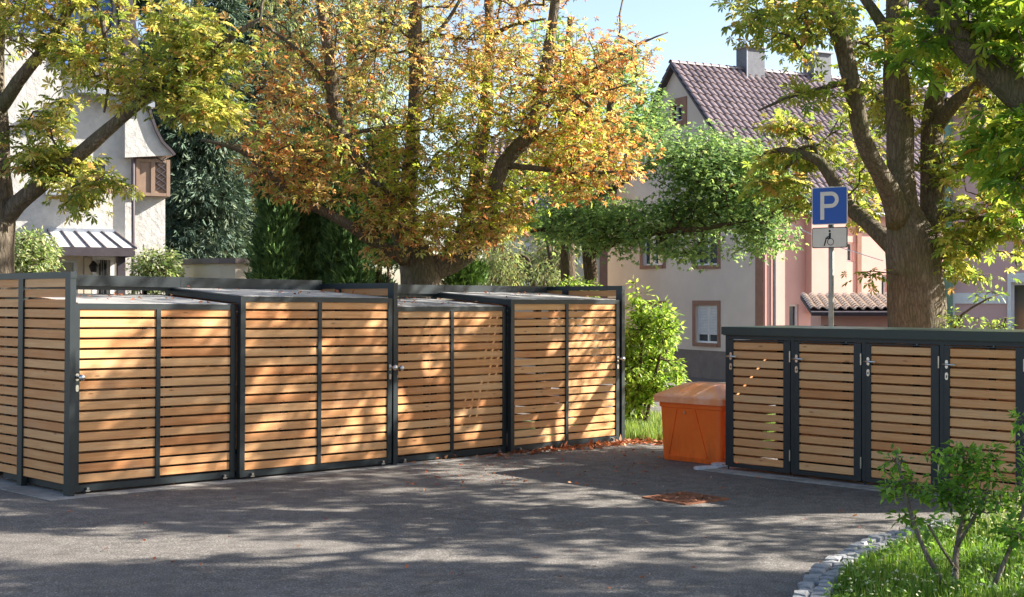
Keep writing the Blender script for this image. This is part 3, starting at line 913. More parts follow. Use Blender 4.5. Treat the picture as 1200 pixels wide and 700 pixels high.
M['glass'] = mat('window_glass', (.03,.04,.05), .08, .8)[0]
M['wframe'] = noisy('white_window_frame', (.68,.68,.66), (.78,.78,.76), 6, .5, .3, 0)
M['shutter'] = noisy('pale_roller_shutter', (.5,.5,.5), (.6,.6,.6), 6, .6, .3, 0)
M['beige'] = noisy('beige_render', (.58,.49,.42), (.64,.55,.47), 1.2, .9, .15, .15, .005, dirt=(.52,.44,.38))
M['pink'] = noisy('pink_render', (.60,.355,.29), (.66,.40,.33), 1.0, .9, .15, .15, .005, dirt=(.55,.33,.27))
M['pink_grey'] = noisy('old_pink_render', (.58,.37,.35), (.64,.42,.39), 1.0, .9, .15, .15, .005)
M['white_render'] = noisy('white_roughcast', (.46,.44,.40), (.60,.57,.52), 7, .9, .15, .7, .03, dirt=(.55,.52,.46))
M['cream'] = noisy('cream_render', (.62,.53,.40), (.70,.61,.47), 2, .9, .15, .1, .004, dirt=(.55,.47,.36))
M['brown'] = noisy('brown_stone_surround', (.24,.13,.09), (.30,.17,.12), 4, .85, .2, .1, .003)
M['tan'] = noisy('tan_boarding', (.24,.16,.11), (.31,.21,.15), 5, .8, .2, .1, .003)
M['plinth'] = noisy('grey_plinth', (.16,.13,.12), (.22,.18,.16), 3, .9, .15, .2, .01)
M['zinc'] = noisy('zinc', (.22,.24,.27), (.34,.36,.39), 3, .45, .5, .05, .002)
M['slate'] = noisy('slate_cladding', (.07,.075,.09), (.13,.135,.15), 9, .6, .4, .2, .01)
M['tile'] = noisy('clay_tile', (.20,.145,.14), (.32,.25,.24), 7, .22, .9, .1, .004, dirt=(.13,.10,.095))
M['fascia_dark'] = noisy('dark_wood_fascia', (.05,.04,.045), (.08,.065,.07), 6, .6, .3, .1, .002)
M['blue'] = noisy('blue_shutter', (.08,.17,.42), (.12,.23,.5), 8, .5, .3, 0)

def window(parent, org, e, n, a, b, c, d, sur=.16, shutter=None, surm='brown', split=True, sill=True):
    """surround, frame, glass (or roller shutter) set in a real opening"""
    fr = MB()
    obox(fr, org, e, n, a, a+.06, -.15, -.09, c, d); obox(fr, org, e, n, b-.06, b, -.15, -.09, c, d)
    obox(fr, org, e, n, a+.06, b-.06, -.149, -.09, c, c+.06); obox(fr, org, e, n, a+.06, b-.06, -.149, -.09, d-.06, d)
    if split: m_ = (a+b)/2; obox(fr, org, e, n, m_-.04, m_+.04, -.148, -.088, c+.06, d-.06)
    f = link('window', fr, M['wframe'], parent)
    g = MB(); obox(g, org, e, n, a, b, -.17, -.155, c, d); link('pane', g, M['glass'], f)
    if shutter:
        s_ = MB(); k = 0; z = d; lowz = d-(d-c)*shutter
        while z - .055 > lowz: obox(s_, org, e, n, a+.03, b-.03, -.088+.004*(k % 2), -.075, z-.05, z); z -= .055; k += 1
        link('roller_shutter', s_, M['shutter'], f)
    if sur:
        q = MB(); t = .025
        obox(q, org, e, n, a-sur, a, 0, t, c-sur*.8, d+sur); obox(q, org, e, n, b, b+sur, 0, t, c-sur*.8, d+sur)
        obox(q, org, e, n, a, b, 0, t-.002, d, d+sur); obox(q, org, e, n, a, b, 0, t+.03, c-sur*.8, c)
        link('surround', q, M[surm], f)
    return f

def tiled_roof(name, parent, p_ridge, along, down, length, slope_len, tw=.27, th=.36, kick=None):
    """pantile field as real geometry: every tile a humped, slightly tilted sheet"""
    along = along.normalized(); down = down.normalized(); up = along.cross(down)
    if up.z < 0: up = -up
    V = []; T = []
    prof = [(0,.0),(.16,.05),(.36,.07),(.56,.045),(.78,.004),(1.0,.0)]
    nc = int(length/tw); nr = int(slope_len/th)
    base = 0; vv = []; ff = []
    for r in range(nr):
        for c in range(nc):
            jit = random.uniform(-.006,.006)
            d0 = r*th-.02; d1 = (r+1)*th+.03
            b = len(vv)
            for (d, lift) in ((d0,.0),(d1,.05+jit)):
                for (s, h) in prof:
                    p = p_ridge + along*((c+s)*tw + (.5*tw if False else 0)) + down*d + up*(h+lift)
                    vv.append(tuple(p))
            # front lip
            for (s, h) in prof:
                p = p_ridge + along*((c+s)*tw) + down*d1 + up*(h+.02+jit); vv.append(tuple(p))
            for k in range(5):
                ff.append((b+k, b+6+k, b+7+k, b+1+k)); ff.append((b+6+k, b+12+k, b+13+k, b+7+k))
    mb = MB(); mb.v = vv; mb.f = ff
    o = link(name, mb, M['tile'], parent, kind='stuff')
    return o

def hitwall(px, py, org, e, n):
    d = Vector(((px-600)/F, 1, -(py-350)/F)); c = Vector((0,0,EYE))
    t = (org - c).dot(n)/d.dot(n); p = c + d*t
    return (p-org).dot(e), p.z

# --- row house with tiled roof
def row_house():
    d1 = Vector((-.467,.884,0)).normalized(); d2 = Vector((.884,.467,0)).normalized()
    og = Vector((.1832*46, 46, 0)); ng = Vector((-.884,-.467,0)).normalized(); nl = Vector((.467,-.884,0)).normalized()
    root = link('row_house', None, loc=(og.x, og.y, -1.25), label='beige and pink house with steep tiled roof and two slate chimneys', cat='house')
    I = root.location.copy(); org = og - I; org.z = 0
    zoff = 1.25
    def H(px, py, e=d1, n=ng, o=og): s, z = hitwall(px, py, o, e, n); return s, z+zoff
    zb = -1.2; eave = 4.9+zoff; Wg = H(706, 350)[0]
    ap = H(791, 77); apz = ap[1]; mid = Wg/2
    holes = []; wins = []
    def rect(x0,y0,x1,y1, e=d1, n=ng, o=og):
        xm = (x0+x1)/2; a = H(x0,(y0+y1)/2,e,n,o)[0]; b = H(x1,(y0+y1)/2,e,n,o)[0]; t = H(xm,y0,e,n,o)[1]; c = H(xm,y1,e,n,o)[1]
        return (min(a,b), max(a,b), c, t)
    gl = [(815,358,841,402), (815,268,841,311), (753,358,777,400), (753,268,777,311), (790,124,800,142)]
    for g in gl: holes.append(rect(*g))
    ah = holes.pop()
    mb = MB(); wallface(mb, org, d1, ng, 0, Wg, 0+1.0, eave, holes)
    # gable triangle above eave, with attic window hole handled by strips
    P = lambda s, z: tuple(org + d1*s + Vector((0,0,z)))
    top = apz
    def half(z): return mid*(top-z)/(top-eave)
    zz = [eave, ah[2], ah[3], top]
    for i in range(3):
        z0, z1 = zz[i], zz[i+1]; h0, h1 = half(z0), half(z1)
        if i == 1:
            mb.poly([P(mid-h0,z0), P(ah[0],z0), P(ah[0],z1), P(mid-h1,z1)]); mb.poly([P(ah[1],z0), P(mid+h0,z0), P(mid+h1,z1), P(ah[1],z1)])
        elif i == 2: mb.poly([P(mid-h0,z0), P(mid+h0,z0), P(mid,z1)])
        else: mb.poly([P(mid-h0,z0), P(mid+h0,z0), P(mid+h1,z1), P(mid-h1,z1)])
    # far side and back
    BL = 26.0
    mb.poly([P(Wg,1.0), tuple(org+d1*Wg+d2*BL+Vector((0,0,1.0))), tuple(org+d1*Wg+d2*BL+Vector((0,0,eave))), P(Wg,eave)])
    link('gable_wall', mb, M['beige'], root)
    for k, h in enumerate(holes): window(root, org, d1, ng, *h, sur=.17, shutter=(.8 if k in (0,2) else None))
    window(root, org, d1, ng, *ah, sur=.28, split=False)
    pm = MB(); obox(pm, org, d1, ng, -.02, Wg, -.3, -.02, -.6, 1.0); link('plinth', pm, M['plinth'], root)
    # corner pilasters
    for s, nme in ((0.0,'corner_strip'), (Wg-.35,'corner_strip')):
        q = MB(); obox(q, org, d1, ng, s, s+.42, .0, .03, 1.0, eave+.1); link(nme, q, M['brown'], root)
    # long pink side
    lo = og
    def HL(px, py): return H(px, py, d2, nl, og)
    holes2 = []
    r1 = rect(925,357,936,392,d2,nl); r2 = rect(987,284,1001,307,d2,nl); r3 = rect(1120,300,1140,330,d2,nl)
    r5 = rect(1033,322,1040,351,d2,nl)
    holes2 = [r1, r2, r5]
    mb = MB(); wallface(mb, org, d2, nl, 0, BL, 0, eave, holes2, rv=.25); link('long_wall', mb, M['pink'], root)
    for h in (r1, r2, r5): window(root, org, d2, nl, *h, sur=.0, split=(h is r2))
    q = MB(); a = HL(1003.5, 300)[0]; b = HL(1008.5,300)[0]; obox(q, org, d2, nl, a, b, 0, .06, 0, eave); link('wall_strip', q, M['brown'], root)
    q = MB(); a = HL(897,300)[0]; obox(q, org, d2, nl, 0.03, a+.12, 0, .05, 0, eave); link('wall_strip', q, M['pink'], root)
    # projecting shaft
    a = HL(944,300)[0]; b = HL(985,300)[0]; zb_ = HL(944,366)[1]
    q = MB(); obox(q, org, d2, nl, a, b, .001, .32, zb_, eave-.05); link('projecting_bay', q, M['pink'], root)
    q = MB(); q.smooth = True; a = HL(905.5,350)[0]; p = org+d2*a+nl*.09; q.tube([tuple(p+Vector((0,0,0))), tuple(p+Vector((0,0,eave-.3))), tuple(p+nl*.4+Vector((0,0,eave)))], .065, 8); link('downpipe', q, M['zinc'], root)
    # roof
    ridge0 = org + d1*mid - d2*.25 + Vector((0,0,top+.05))
    ovh = .45
    for sgn, L in ((-1, BL+.5), (1, BL+.5)):
        dn = (d1*sgn*mid + Vector((0,0,-(top-eave)))).normalized()
        sl = math.hypot(mid, top-eave) + ovh
        und = MB(); a0 = ridge0 - Vector((0,0,.0)); up = Vector((0,0,1))
        und.prism([tuple(a0), tuple(a0+dn*sl), tuple(a0+dn*sl+d2*L), tuple(a0+d2*L)], (0,0,-.12)); link('roof_deck', und, M['fascia_dark'], root)
        tiled_roof('roof_tiles', root, a0+Vector((0,0,.02)), d2, dn, L, sl+.05, .30, .36)
    rt = MB(); rt.smooth = True
    for k in range(5): pass
    rm = MB(); n = 7
    for i, (rr, zz_) in enumerate(((.12,0),(.105,.42))):
        for k in range(n): a = math.pi*k/(n-1); rm.v.append((zz_, rr*math.cos(a), rr*math.sin(a)))
    for k in range(n-1): rm.f.append((k, k+1, n+k+1, n+k))
    rme = rm.mesh('ridge_tile'); rme.materials.append(M['tile'])
    ang = math.atan2(d2.y, d2.x)
    for k in range(int(BL/.36)):
        p = ridge0 + d2*(k*.36) + Vector((0,0,.03)); link('ridge_tile', rme, None, root, loc=p, rot=(0, random.uniform(-.02,.02)+.04, ang))
    # gutter
    q = MB(); gp = org + nl*(ovh*.75) + Vector((0,0,eave-.38)); q.tube([tuple(gp - d2*.2), tuple(gp+d2*BL)], .075, 8); link('gutter', q, M['zinc'], root)
    # chimneys
    for px0, px1, pyt in ((868,891,58), (947,968,64)):
        s_, _ = hitwall((px0+px1)/2, 84, og + d1*mid, d2, nl); zt_ = hitwall((px0+px1)/2, pyt, og+d1*mid, d2, nl)[1]+zoff
        c = org + d1*(mid+.0) + d2*s_
        wdt = .42
        q = MB(); obox(q, c, d2, nl, -wdt, wdt, -.33, .33, top-.5, zt_); ch = link('chimney', q, M['slate'], root)
        q = MB(); obox(q, c, d2, nl, -wdt-.09, wdt+.09, -.42, .42, zt_, zt_+.07); link('cap', q, M['zinc'], ch)
        q = MB(); obox(q, c, d2, nl, -wdt-.012, -wdt+.03, .30, .342, top-.5, zt_-.002).tube([tuple(c+Vector((0,0,zt_+.07))), tuple(c+Vector((0,0,zt_+.35)))], [.09,.05], 8); link('cowl', q, M['zinc'], ch)
    # roof ladder window strip + small skylight
    return root, org, d1, d2, nl, og
row_house()

# --- lean-to outbuilding in front of the pink wall
def lean_to():
    Y = 38.0; p = W(958, 385, Y); root = link('outbuilding', None, loc=(p.x, p.y, gz(p.x, p.y)), label='small pink outbuilding with pale low tiled roof behind the sign pole', cat='outbuilding')
    e = Vector((.99,-.12,0)).normalized(); n = Vector((-.12,-.99,0)).normalized(); o = Vector((0,0,0)); zo = -root.location.z
    og = Vector((p.x, p.y, 0))
    def H(px, py): s, z = hitwall(px, py, og, e, n); return s, z+zo
    a = H(962,380)[0]; b = H(1080,380)[0]; t = H(960,364)[1]
    mb = MB(); obox(mb, o, e, n, a, b, -3.0, 0, 0, t-.06); link('wall', mb, M['pink'], root)
    hold = MB(); obox(hold, o, e, n, H(966,383)[0], H(980,383)[0], .0, .02, 0, H(970,381.5)[1]); link('door', hold, M['brown'], root)
    dn = (n*3.2 + Vector((0,0,-.42))).normalized()
    rp = o + e*(a-.3) - n*3.0 + Vector((0,0,t+.42))
    sl = 3.55; und = MB(); und.prism([tuple(rp), tuple(rp+dn*sl), tuple(rp+dn*sl+e*(b-a+.6)), tuple(rp+e*(b-a+.6))], (0,0,-.1)); link('roof_deck', und, M['fascia_dark'], root)
    old = M['tile']; M['tile'] = noisy('pale_clay_tile', (.60,.49,.40), (.70,.59,.49), 7, .7, .3, .1, .004)
    tiled_roof('roof_tiles', root, rp+Vector((0,0,.02)), e, dn, b-a+.6, sl, .24, .36); M['tile'] = old
lean_to()
# --- wire and plain dark post near it
q = MB(); a = W(925,262,40); b = W(1035,306,36); q.tube([a, a.lerp(b,.5)+Vector((0,0,-.12)), b], .012, 5)
link('overhead_cable', q, M['wframe'], label='thin pale cable slanting across the pink wall', cat='cable')
p = W(1043, 350, 33); q = MB(); q.smooth = True; z0 = gz(p.x, p.y)
q.tube([(0,0,0),(0,0,EYE+ (350-318)/F*33 - z0)], .06, 8)
link('post', q, M['fascia_dark'], loc=(p.x, p.y, z0), label='dark slim post left of the thick chestnut trunk', cat='post')

# --- pink building far right
def right_house():
    Y = 30.0; og = W(1108, 350, Y); og.z = 0
    root = link('terraced_house', None, loc=(og.x, og.y, gz(og.x, og.y)), label='old pink house at right with white bands and white framed window', cat='house')
    e = Vector((.93,-.37,0)).normalized(); n = Vector((-.37,-.93,0)).normalized(); o = Vector((0,0,0)); zo = -root.location.z
    def H(px, py): s, z = hitwall(px, py, og, e, n); return s, z+zo
    Lw = 12.; ht = H(1200, 95)[1]
    x0 = H(1185,350)[0]; x1 = x0+2.0; z0 = H(1190,400)[1]; z1 = H(1190,331)[1]
    mb = MB(); wallface(mb, o, e, n, 0, Lw, 0, ht, [(x0, x1, z0, z1)], rv=.3)
    mb.poly([tuple(o), tuple(o-n*8), tuple(o-n*8+Vector((0,0,ht))), tuple(Vector((0,0,ht)))]); link('wall', mb, M['pink_grey'], root)
    w_ = window(root, o, e, n, x0, x1, z0, z1, sur=0)
    s0 = H(1180.5,350)[0]; q = MB(); obox(q, o, e, n, s0, x0, 0, .05, z0, z1+.2); obox(q, o, e, n, x0, x1+.15, 0, .052, z1, z1+.2); link('window_surround', q, M['wframe'], root)
    a = H(1115,350)[0]; zb = H(1130,356)[1]; zt = H(1130,343.5)[1]
    q = MB(); obox(q, o, e, n, a, s0-.01, .0, .04, zb, zt); obox(q, o, e, n, a, a+.07, .0, .041, 0, zb-.001); link('white_band', q, M['wframe'], root)
    q = MB(); q.smooth = True; q.tube([tuple(e*.06+n*.08), tuple(e*.06+n*.08+Vector((0,0,ht)))], .10, 10); link('downpipe', q, noisy('green_copper', (.16,.26,.19), (.22,.34,.24), 5, .6, .3, .1, .002), root)
    dn = (n*4.0+Vector((0,0,-3.4))).normalized(); rp = o - n*4 - e*.3 + Vector((0,0,ht+3.3))
    und = MB(); sl = 5.8; und.prism([tuple(rp), tuple(rp+dn*sl), tuple(rp+dn*sl+e*(Lw+.6)), tuple(rp+e*(Lw+.6))], (0,0,-.12)); link('roof_deck', und, M['fascia_dark'], root)
    tiled_roof('roof_tiles', root, rp+Vector((0,0,.03)), e, dn, Lw+.5, sl)
right_house()

# --- pale house seen through the willow
def pale_house():
    Y = 52.0; og = W(566, 350, Y); og.z = 0
    root = link('distant_house', None, loc=(og.x, og.y, gz(og.x, og.y)), label='pale rendered house half hidden behind the willowy shrub', cat='house')
    e = Vector((.98,-.1,0)).normalized(); n = Vector((-.1,-.98,0)).normalized(); o = Vector((0,0,0)); zo = -root.location.z
    def H(px, py): s, z = hitwall(px, py, og, e, n); return s, z+zo
    def rc(a, b, c, d): return (H(a, b)[0], H(c, b)[0], H(a, d)[1], H(a, b)[1])
    hs = [rc(607,289,618,308), rc(640,289,650,308), rc(607,335,618,355), rc(668,289,678,308)]
    ht = H(600,250)[1]; L = H(712,300)[0]
    mb = MB(); wallface(mb, o, e, n, 0, L, 0, ht, hs); mb.poly([tuple(o), tuple(o-n*8), tuple(o-n*8+Vector((0,0,ht))), (0,0,ht)]); link('wall', mb, M['cream'], root)
    for h in hs: window(root, o, e, n, *h, sur=.12, surm='wframe')
    q = MB(); obox(q, o, e, n, L-.3, L, 0, .06, 0, ht); link('corner_strip', q, M['brown'], root)
    dn = (n*4+Vector((0,0,-3.6))).normalized(); rp = o-n*4-e*.3+Vector((0,0,ht+3.3)); sl = 5.7
    und = MB(); und.prism([tuple(rp), tuple(rp+dn*sl), tuple(rp+dn*sl+e*(L+.6)), tuple(rp+e*(L+.6))], (0,0,-.12)); link('roof_deck', und, M['fascia_dark'], root)
    tiled_roof('roof_tiles', root, rp+Vector((0,0,.03)), e, dn, L+.6, sl)
pale_house()

# --- white villa at left
def villa():
    Y = 27.0; og = W(157, 350, Y); og.z = 0
    root = link('villa', None, loc=(og.x, og.y, gz(og.x, og.y)), label='white roughcast villa with blue shutters and a seamed metal porch canopy', cat='house')
    e = Vector((.904,.428,0)).normalized(); n = Vector((.428,-.904,0)).normalized(); o = Vector((0,0,0)); zo = -root.location.z
    def H(px, py): s, z = hitwall(px, py, og, e, n); return s, z+zo
    def rc(a, b, c, d): return (H(a, (b+d)/2)[0], H(c, (b+d)/2)[0], H((a+c)/2, d)[1], H((a+c)/2, b)[1])
    L0 = -8.5; eave = H(157,110)[1]
    doorh = rc(62,304,91,352); winh = rc(113,305,129,352); up = rc(62,188,128,219); upb = rc(20,190,48,217)
    w1 = rc(91,-5,106,78); w0 = rc(38,-5,50,42)
    ridge = H(60,-150)[1]
    holes = [doorh, winh, up]
    mb = MB(); wallface(mb, o, e, n, L0, 0, 0, eave, holes, rv=.25)
    # upper gable storey (steep, flared)
    w1b = [w1, w0]
    top = H(120,-60)[1]; rs = H(128,-60)[0]
    zz = eave
    # strips around two tall windows
    bz0 = min(w1[2], w0[2])
    P = lambda s, z: tuple(e*s + Vector((0,0,z)))
    sr = H(166,100)[0]
    def right(z): return H(158,0)[0]*0 + (-.15) + (rs+.15)*(z-eave)/(top-eave)
    zs_ = [eave, w1[2], w0[2], top]
    zs_ = sorted(zs_)
    for i in range(3):
        z0, z1 = zs_[i], zs_[i+1]
        hs = [h for h in (w0, w1) if h[2] <= z0+1e-6]
        cuts = [L0]
        for h in sorted(hs): cuts += [h[0], h[1]]
        for k in range(0, len(cuts), 2):
            a = cuts[k]; last_ = k+1 >= len(cuts)
            if last_: mb.poly([P(a,z0), P(right(z0),z0), P(right(z1),z1), P(a,z1)])
            else: mb.poly([P(a,z0), P(cuts[k+1],z0), P(cuts[k+1],z1), P(a,z1)])
    link('front_wall', mb, M['white_render'], root)
    for h in (w0, w1):
        hh = (h[0], h[1], h[2], top); f = window(root, o, e, n, *hh, sur=.0, split=False)
        for s_ in (-1, 1):
            wd = .42; a = h[0]-wd if s_ < 0 else h[1]; q = MB()
            z = h[2]
            obox(q, o, e, n, a, a+wd, .02, .05, h[2], top)
            while z < top: obox(q, o, e, n, a+.04, a+wd-.04, .05, .065, z+.02, z+.07); z += .1
            link('shutter', q, M['blue'], root)
    window(root, o, e, n, *doorh, sur=.1, surm='cream', split=False); window(root, o, e, n, *winh, sur=.08, surm='wframe'); window(root, o, e, n, *up, sur=0)
    gr = MB()
    for k in range(4): s_ = winh[0]+.08+k*(winh[1]-winh[0]-.16)/3; obox(gr, o, e, n, s_-.01, s_+.01, .01, .03, winh[2], winh[3])
    link('window_grille', gr, M['black'], root)
    # verge board
    q = MB(); q.prism([P(right(eave),eave), P(right(eave)+.28,eave), P(right(top)+.28,top), P(right(top),top)], tuple(n*.35)); link('verge_board', q, M['fascia_dark'], root)
    q = MB(); q.prism([P(right(eave)-.5,eave), P(right(eave)-.02,eave), P(right(top)-.02,top), P(right(top)-.5,top)], tuple(n*.02)); link('cream_verge', q, M['cream'], root)
    # eave mouldings
    q = MB(); a = H(120,110)[0]; obox(q, o, e, n, a, .35, 0, .30, eave-.28, eave-.12); obox(q, o, e, n, a-.5, .45, 0, .42, eave-.10, eave+.02); link('eaves', q, M['zinc'], root)
    # sill ledge and tiled canopy under upper window
    q = MB(); sA = H(52,225)[0]; sB = H(97,225)[0]; zA = H(70,226)[1]; obox(q, o, e, n, sA, sB, 0, .25, zA-.06, zA+.02); link('window_ledge', q, M['zinc'], root)
    sC = H(135,228)[0]; zA = H(110,229)[1]
    for k in range(13):
        s_ = sB + (sC-sB)*k/13; w_ = (sC-sB)/13
        q = MB(); pts = [(s_, 0), (s_+w_*.25, .045), (s_+w_*.5, .055), (s_+w_*.75, .045), (s_+w_*.98, 0)]
        A = [tuple(e*x+n*.02+Vector((0,0,zA+.20+y))) for x, y in pts]; q.prism(A, tuple(n*.42+Vector((0,0,-.20)))); link('canopy_tile', q, M['tan'], root)
    # downpipe at corner
    q = MB(); q.smooth = True; q.tube([tuple(e*(-.03)+n*.08), tuple(e*(-.03)+n*.08+Vector((0,0,eave-.3)))], .035, 8); link('downpipe', q, M['fascia_dark'], root)
    # right wing
    sR = H(195,300)[0]; zt = H(177,187)[1]; zm = H(177,230)[1]
    mb = MB(); wallface(mb, o-n*.12, e, n, 0.001, sR, 0, zm, []); mb.poly([tuple(e*sR-n*.12), tuple(e*sR-n*5), tuple(e*sR-n*5+Vector((0,0,zt))), tuple(e*sR-n*.12+Vector((0,0,zt)))]); link('wing_wall', mb, M['white_render'], root)
    q = MB(); obox(q, o, e, n, .03, sR+.06, -.4, .04, zm, zt); bay = link('timber_bay', q, M['tan'], root)
    q = MB(); mx = .03+(sR)*.52
    for a, b in ((.03,.10),(mx-.04,mx+.04),(sR-.01,sR+.06)): obox(q, o, e, n, a, b, .04, .07, zm, zt)
    for a, b in ((zm,zm+.06),(zt-.06,zt)): obox(q, o, e, n, .10, sR-.01, .04, .068, a, b)
    link('bay_frame', q, M['tan'], bay)
    q = MB(); x0, x1 = mx+.06, sR-.02; zc = (zm+zt)/2
    for k in range(5):
        t0 = zm+.12+k*.13; pa = e*x0+n*.052+Vector((0,0,t0)); pb = e*x1+n*.052+Vector((0,0,t0+.13)); q.beam(pa, pb, .02, .03, up=tuple(n))
        pa = e*x0+n*.056+Vector((0,0,t0+.13)); pb = e*x1+n*.056+Vector((0,0,t0)); q.beam(pa, pb, .02, .03, up=tuple(n))
    link('lattice', q, M['fascia_dark'], bay)
    # flared bell roof of the wing
    prof = [(H(170,120)[0], H(170,120)[1]), (H(175,138)[0], H(175,138)[1]), (H(181,155)[0], H(181,155)[1]), (H(188,168)[0], H(188,168)[1]), (H(198,178)[0], H(198,178)[1]), (H(202,183)[0], H(202,183)[1])]
    q = MB(); pts = [tuple(e*s_+n*.18+Vector((0,0,z_))) for s_, z_ in prof] + [tuple(e*(-.2)+n*.18+Vector((0,0,zt))), tuple(e*(-.2)+n*.18+Vector((0,0,prof[0][1])))]
    q.prism(pts, tuple(-n*2.5)); link('bell_roof', q, M['white_render'], root)
    q = MB()
    for (sa, za), (sb, zb2) in zip(prof[:-1], prof[1:]): q.beam(e*sa+n*.2+Vector((0,0,za)), e*sb+n*.2+Vector((0,0,zb2)), .1, .05)
    link('bell_edge', q, M['fascia_dark'], root)
    # main roof behind
    q = MB(); q.prism([P(L0,top), P(right(top),top), P(right(top)-.6,top+2), P(L0,top+2)], tuple(-n*6)); link('roof', q, M['slate'], root)
    # porch canopy, metal with standing seams
    a = H(56,282)[0]; b = H(134,272)[0]; zt = H(96,271.5)[1]; zb = H(96,290)[1]-.06; dep = 1.15
    fr = o + n*dep
    def HC(px, py):
        s, z = hitwall(px, py, og+n*dep, e, n); return s, z+zo
    bl = HC(50,291)[0]; br = HC(158,291)[0]; zb = HC(100,291)[1]; zf = HC(100,300)[1]
    A = [P(a,zt), P(b,zt)]; Bf = [tuple(e*br+n*dep+Vector((0,0,zb))), tuple(e*bl+n*dep+Vector((0,0,zb)))]
    cn = MB(); cn.poly([A[0], Bf[1], Bf[0], A[1]]); cn.poly([A[1], Bf[0], tuple(e*br+Vector((0,0,zb)))]); cn.poly([A[0], tuple(e*bl+Vector((0,0,zb))), Bf[1]])
    cn.poly([tuple(e*bl+Vector((0,0,zb-.01))), tuple(e*br+Vector((0,0,zb-.01))), tuple(e*br+n*dep+Vector((0,0,zb-.01))), tuple(e*bl+n*dep+Vector((0,0,zb-.01)))])
    can = link('porch_canopy', cn, noisy('pale_sheet_metal', (.5,.5,.5), (.62,.61,.6), 3, .5, .4, .05, .002), root)
    for k in range(6):
        t = k/5; pa = Vector(A[0]).lerp(Vector(A[1]), t); tb = .12+.80*t if k < 5 else 1.0
        xb = [HC(x,291)[0] for x in (68,86.5,105.5,124,143,160)][k]
        pb = e*xb+n*dep+Vector((0,0,zb)); q = MB(); q.beam(pa+Vector((0,0,.012)), pb+Vector((0,0,.012)), .028, .035); link('standing_seam', q, M['fascia_dark'], can)
    q = MB(); q.beam(Vector(A[0])+Vector((0,0,.02)), Vector(A[1])+Vector((0,0,.02)), .1, .07); link('ridge_flashing', q, M['zinc'], can)
    q = MB(); obox(q, o, e, n, bl, br, dep, dep+.05, zf, zb+.02); obox(q, o, e, n, br-.05, br, .0, dep, zf, zb+.018); link('fascia', q, M['fascia_dark'], can)
    pst = MB(); sp = HC(143,310)[0]; obox(pst, o, e, n, sp-.06, sp+.08, dep-.3, dep-.1, 0, zf); link('porch_post', pst, M['fascia_dark'], root)
    br_ = MB(); br_.beam(e*(sp+.01)+n*(dep-.2)+Vector((0,0,zf-.6)), e*(sp-.02)+n*(.02)+Vector((0,0,zf-1.1)), .1, .1); link('brace', br_, M['fascia_dark'], root)
    # lantern
    ls, lz = H(108,312); q = MB(); c = e*ls+n*.18+Vector((0,0,lz)); q.tube([c+Vector((0,0,-.12)), c+Vector((0,0,.0)), c+Vector((0,0,.1))], [.05,.09,.02], 8); q.beam(c-n*.17+Vector((0,0,.04)), c, .03, .03); link('wall_lantern', q, M['black'], root)
    # cream recessed porch wall skin
    q = MB(); obox(q, o, e, n, H(91,330)[0]+.12, winh[0]-.1, .001, .03, 0, zf); obox(q, o, e, n, winh[1]+.1, H(139,330)[0], .001, .03, 0, zf); link('porch_render', q, M['cream'], root)
villa()

# --- curved cream garden wall with dark cap
def garden_wall():
    og = W(212, 350, 25); root = link('garden_wall', None, loc=(og.x, og.y, gz(og.x, og.y)), label='low cream garden wall with dark coping above the shelter roof', cat='wall')
    zo = -root.location.z
    pts = []
    for px, Y in ((205,25.5),(235,24.6),(262,24.2),(290,24.3),(325,24.9),(370,26.2)):
        p = W(px, 350, Y); pts.append(Vector((p.x-og.x, p.y-og.y, 0)))
    sp, _ = catmull(pts, [0]*len(pts), .4)
    ztop = EYE + (350-309.5)/F*24.5 + zo
    mb = MB(); cp = MB()
    def strip(mb, z0, z1, hw):
        k = len(sp); base = len(mb.v)
        for i, p in enumerate(sp):
            d = (sp[min(i+1,k-1)]-sp[max(i-1,0)]).normalized(); q_ = Vector((-d.y, d.x, 0))
            for o_, z in ((-hw,z0),(hw,z0),(hw,z1),(-hw,z1)): mb.v.append(tuple(p+q_*o_+Vector((0,0,z))))
        for i in range(k-1):
            for j in range(4): a_ = base+i*4+j; b_ = base+i*4+(j+1)%4; mb.f.append((a_, b_, b_+4, a_+4))
        mb.f.append(tuple(base+j for j in (3,2,1,0))); mb.f.append(tuple(base+(k-1)*4+j for j in range(4)))
    strip(mb, 0, ztop, .12); strip(cp, ztop, ztop+.09, .18)
    link('wall', mb, M['cream'], root); link('coping', cp, M['plinth'], root)
garden_wall()

# ---------------------------------------------------------------- TREES
YG = [((.40,.42,.09),4), ((.24,.33,.06),5), ((.15,.24,.05),3), ((.54,.49,.13),3), ((.50,.28,.10),1.2)]
def gnd(px, Y):
    p = W(px, 350, Y); return (p.x, p.y, gz(p.x, p.y))
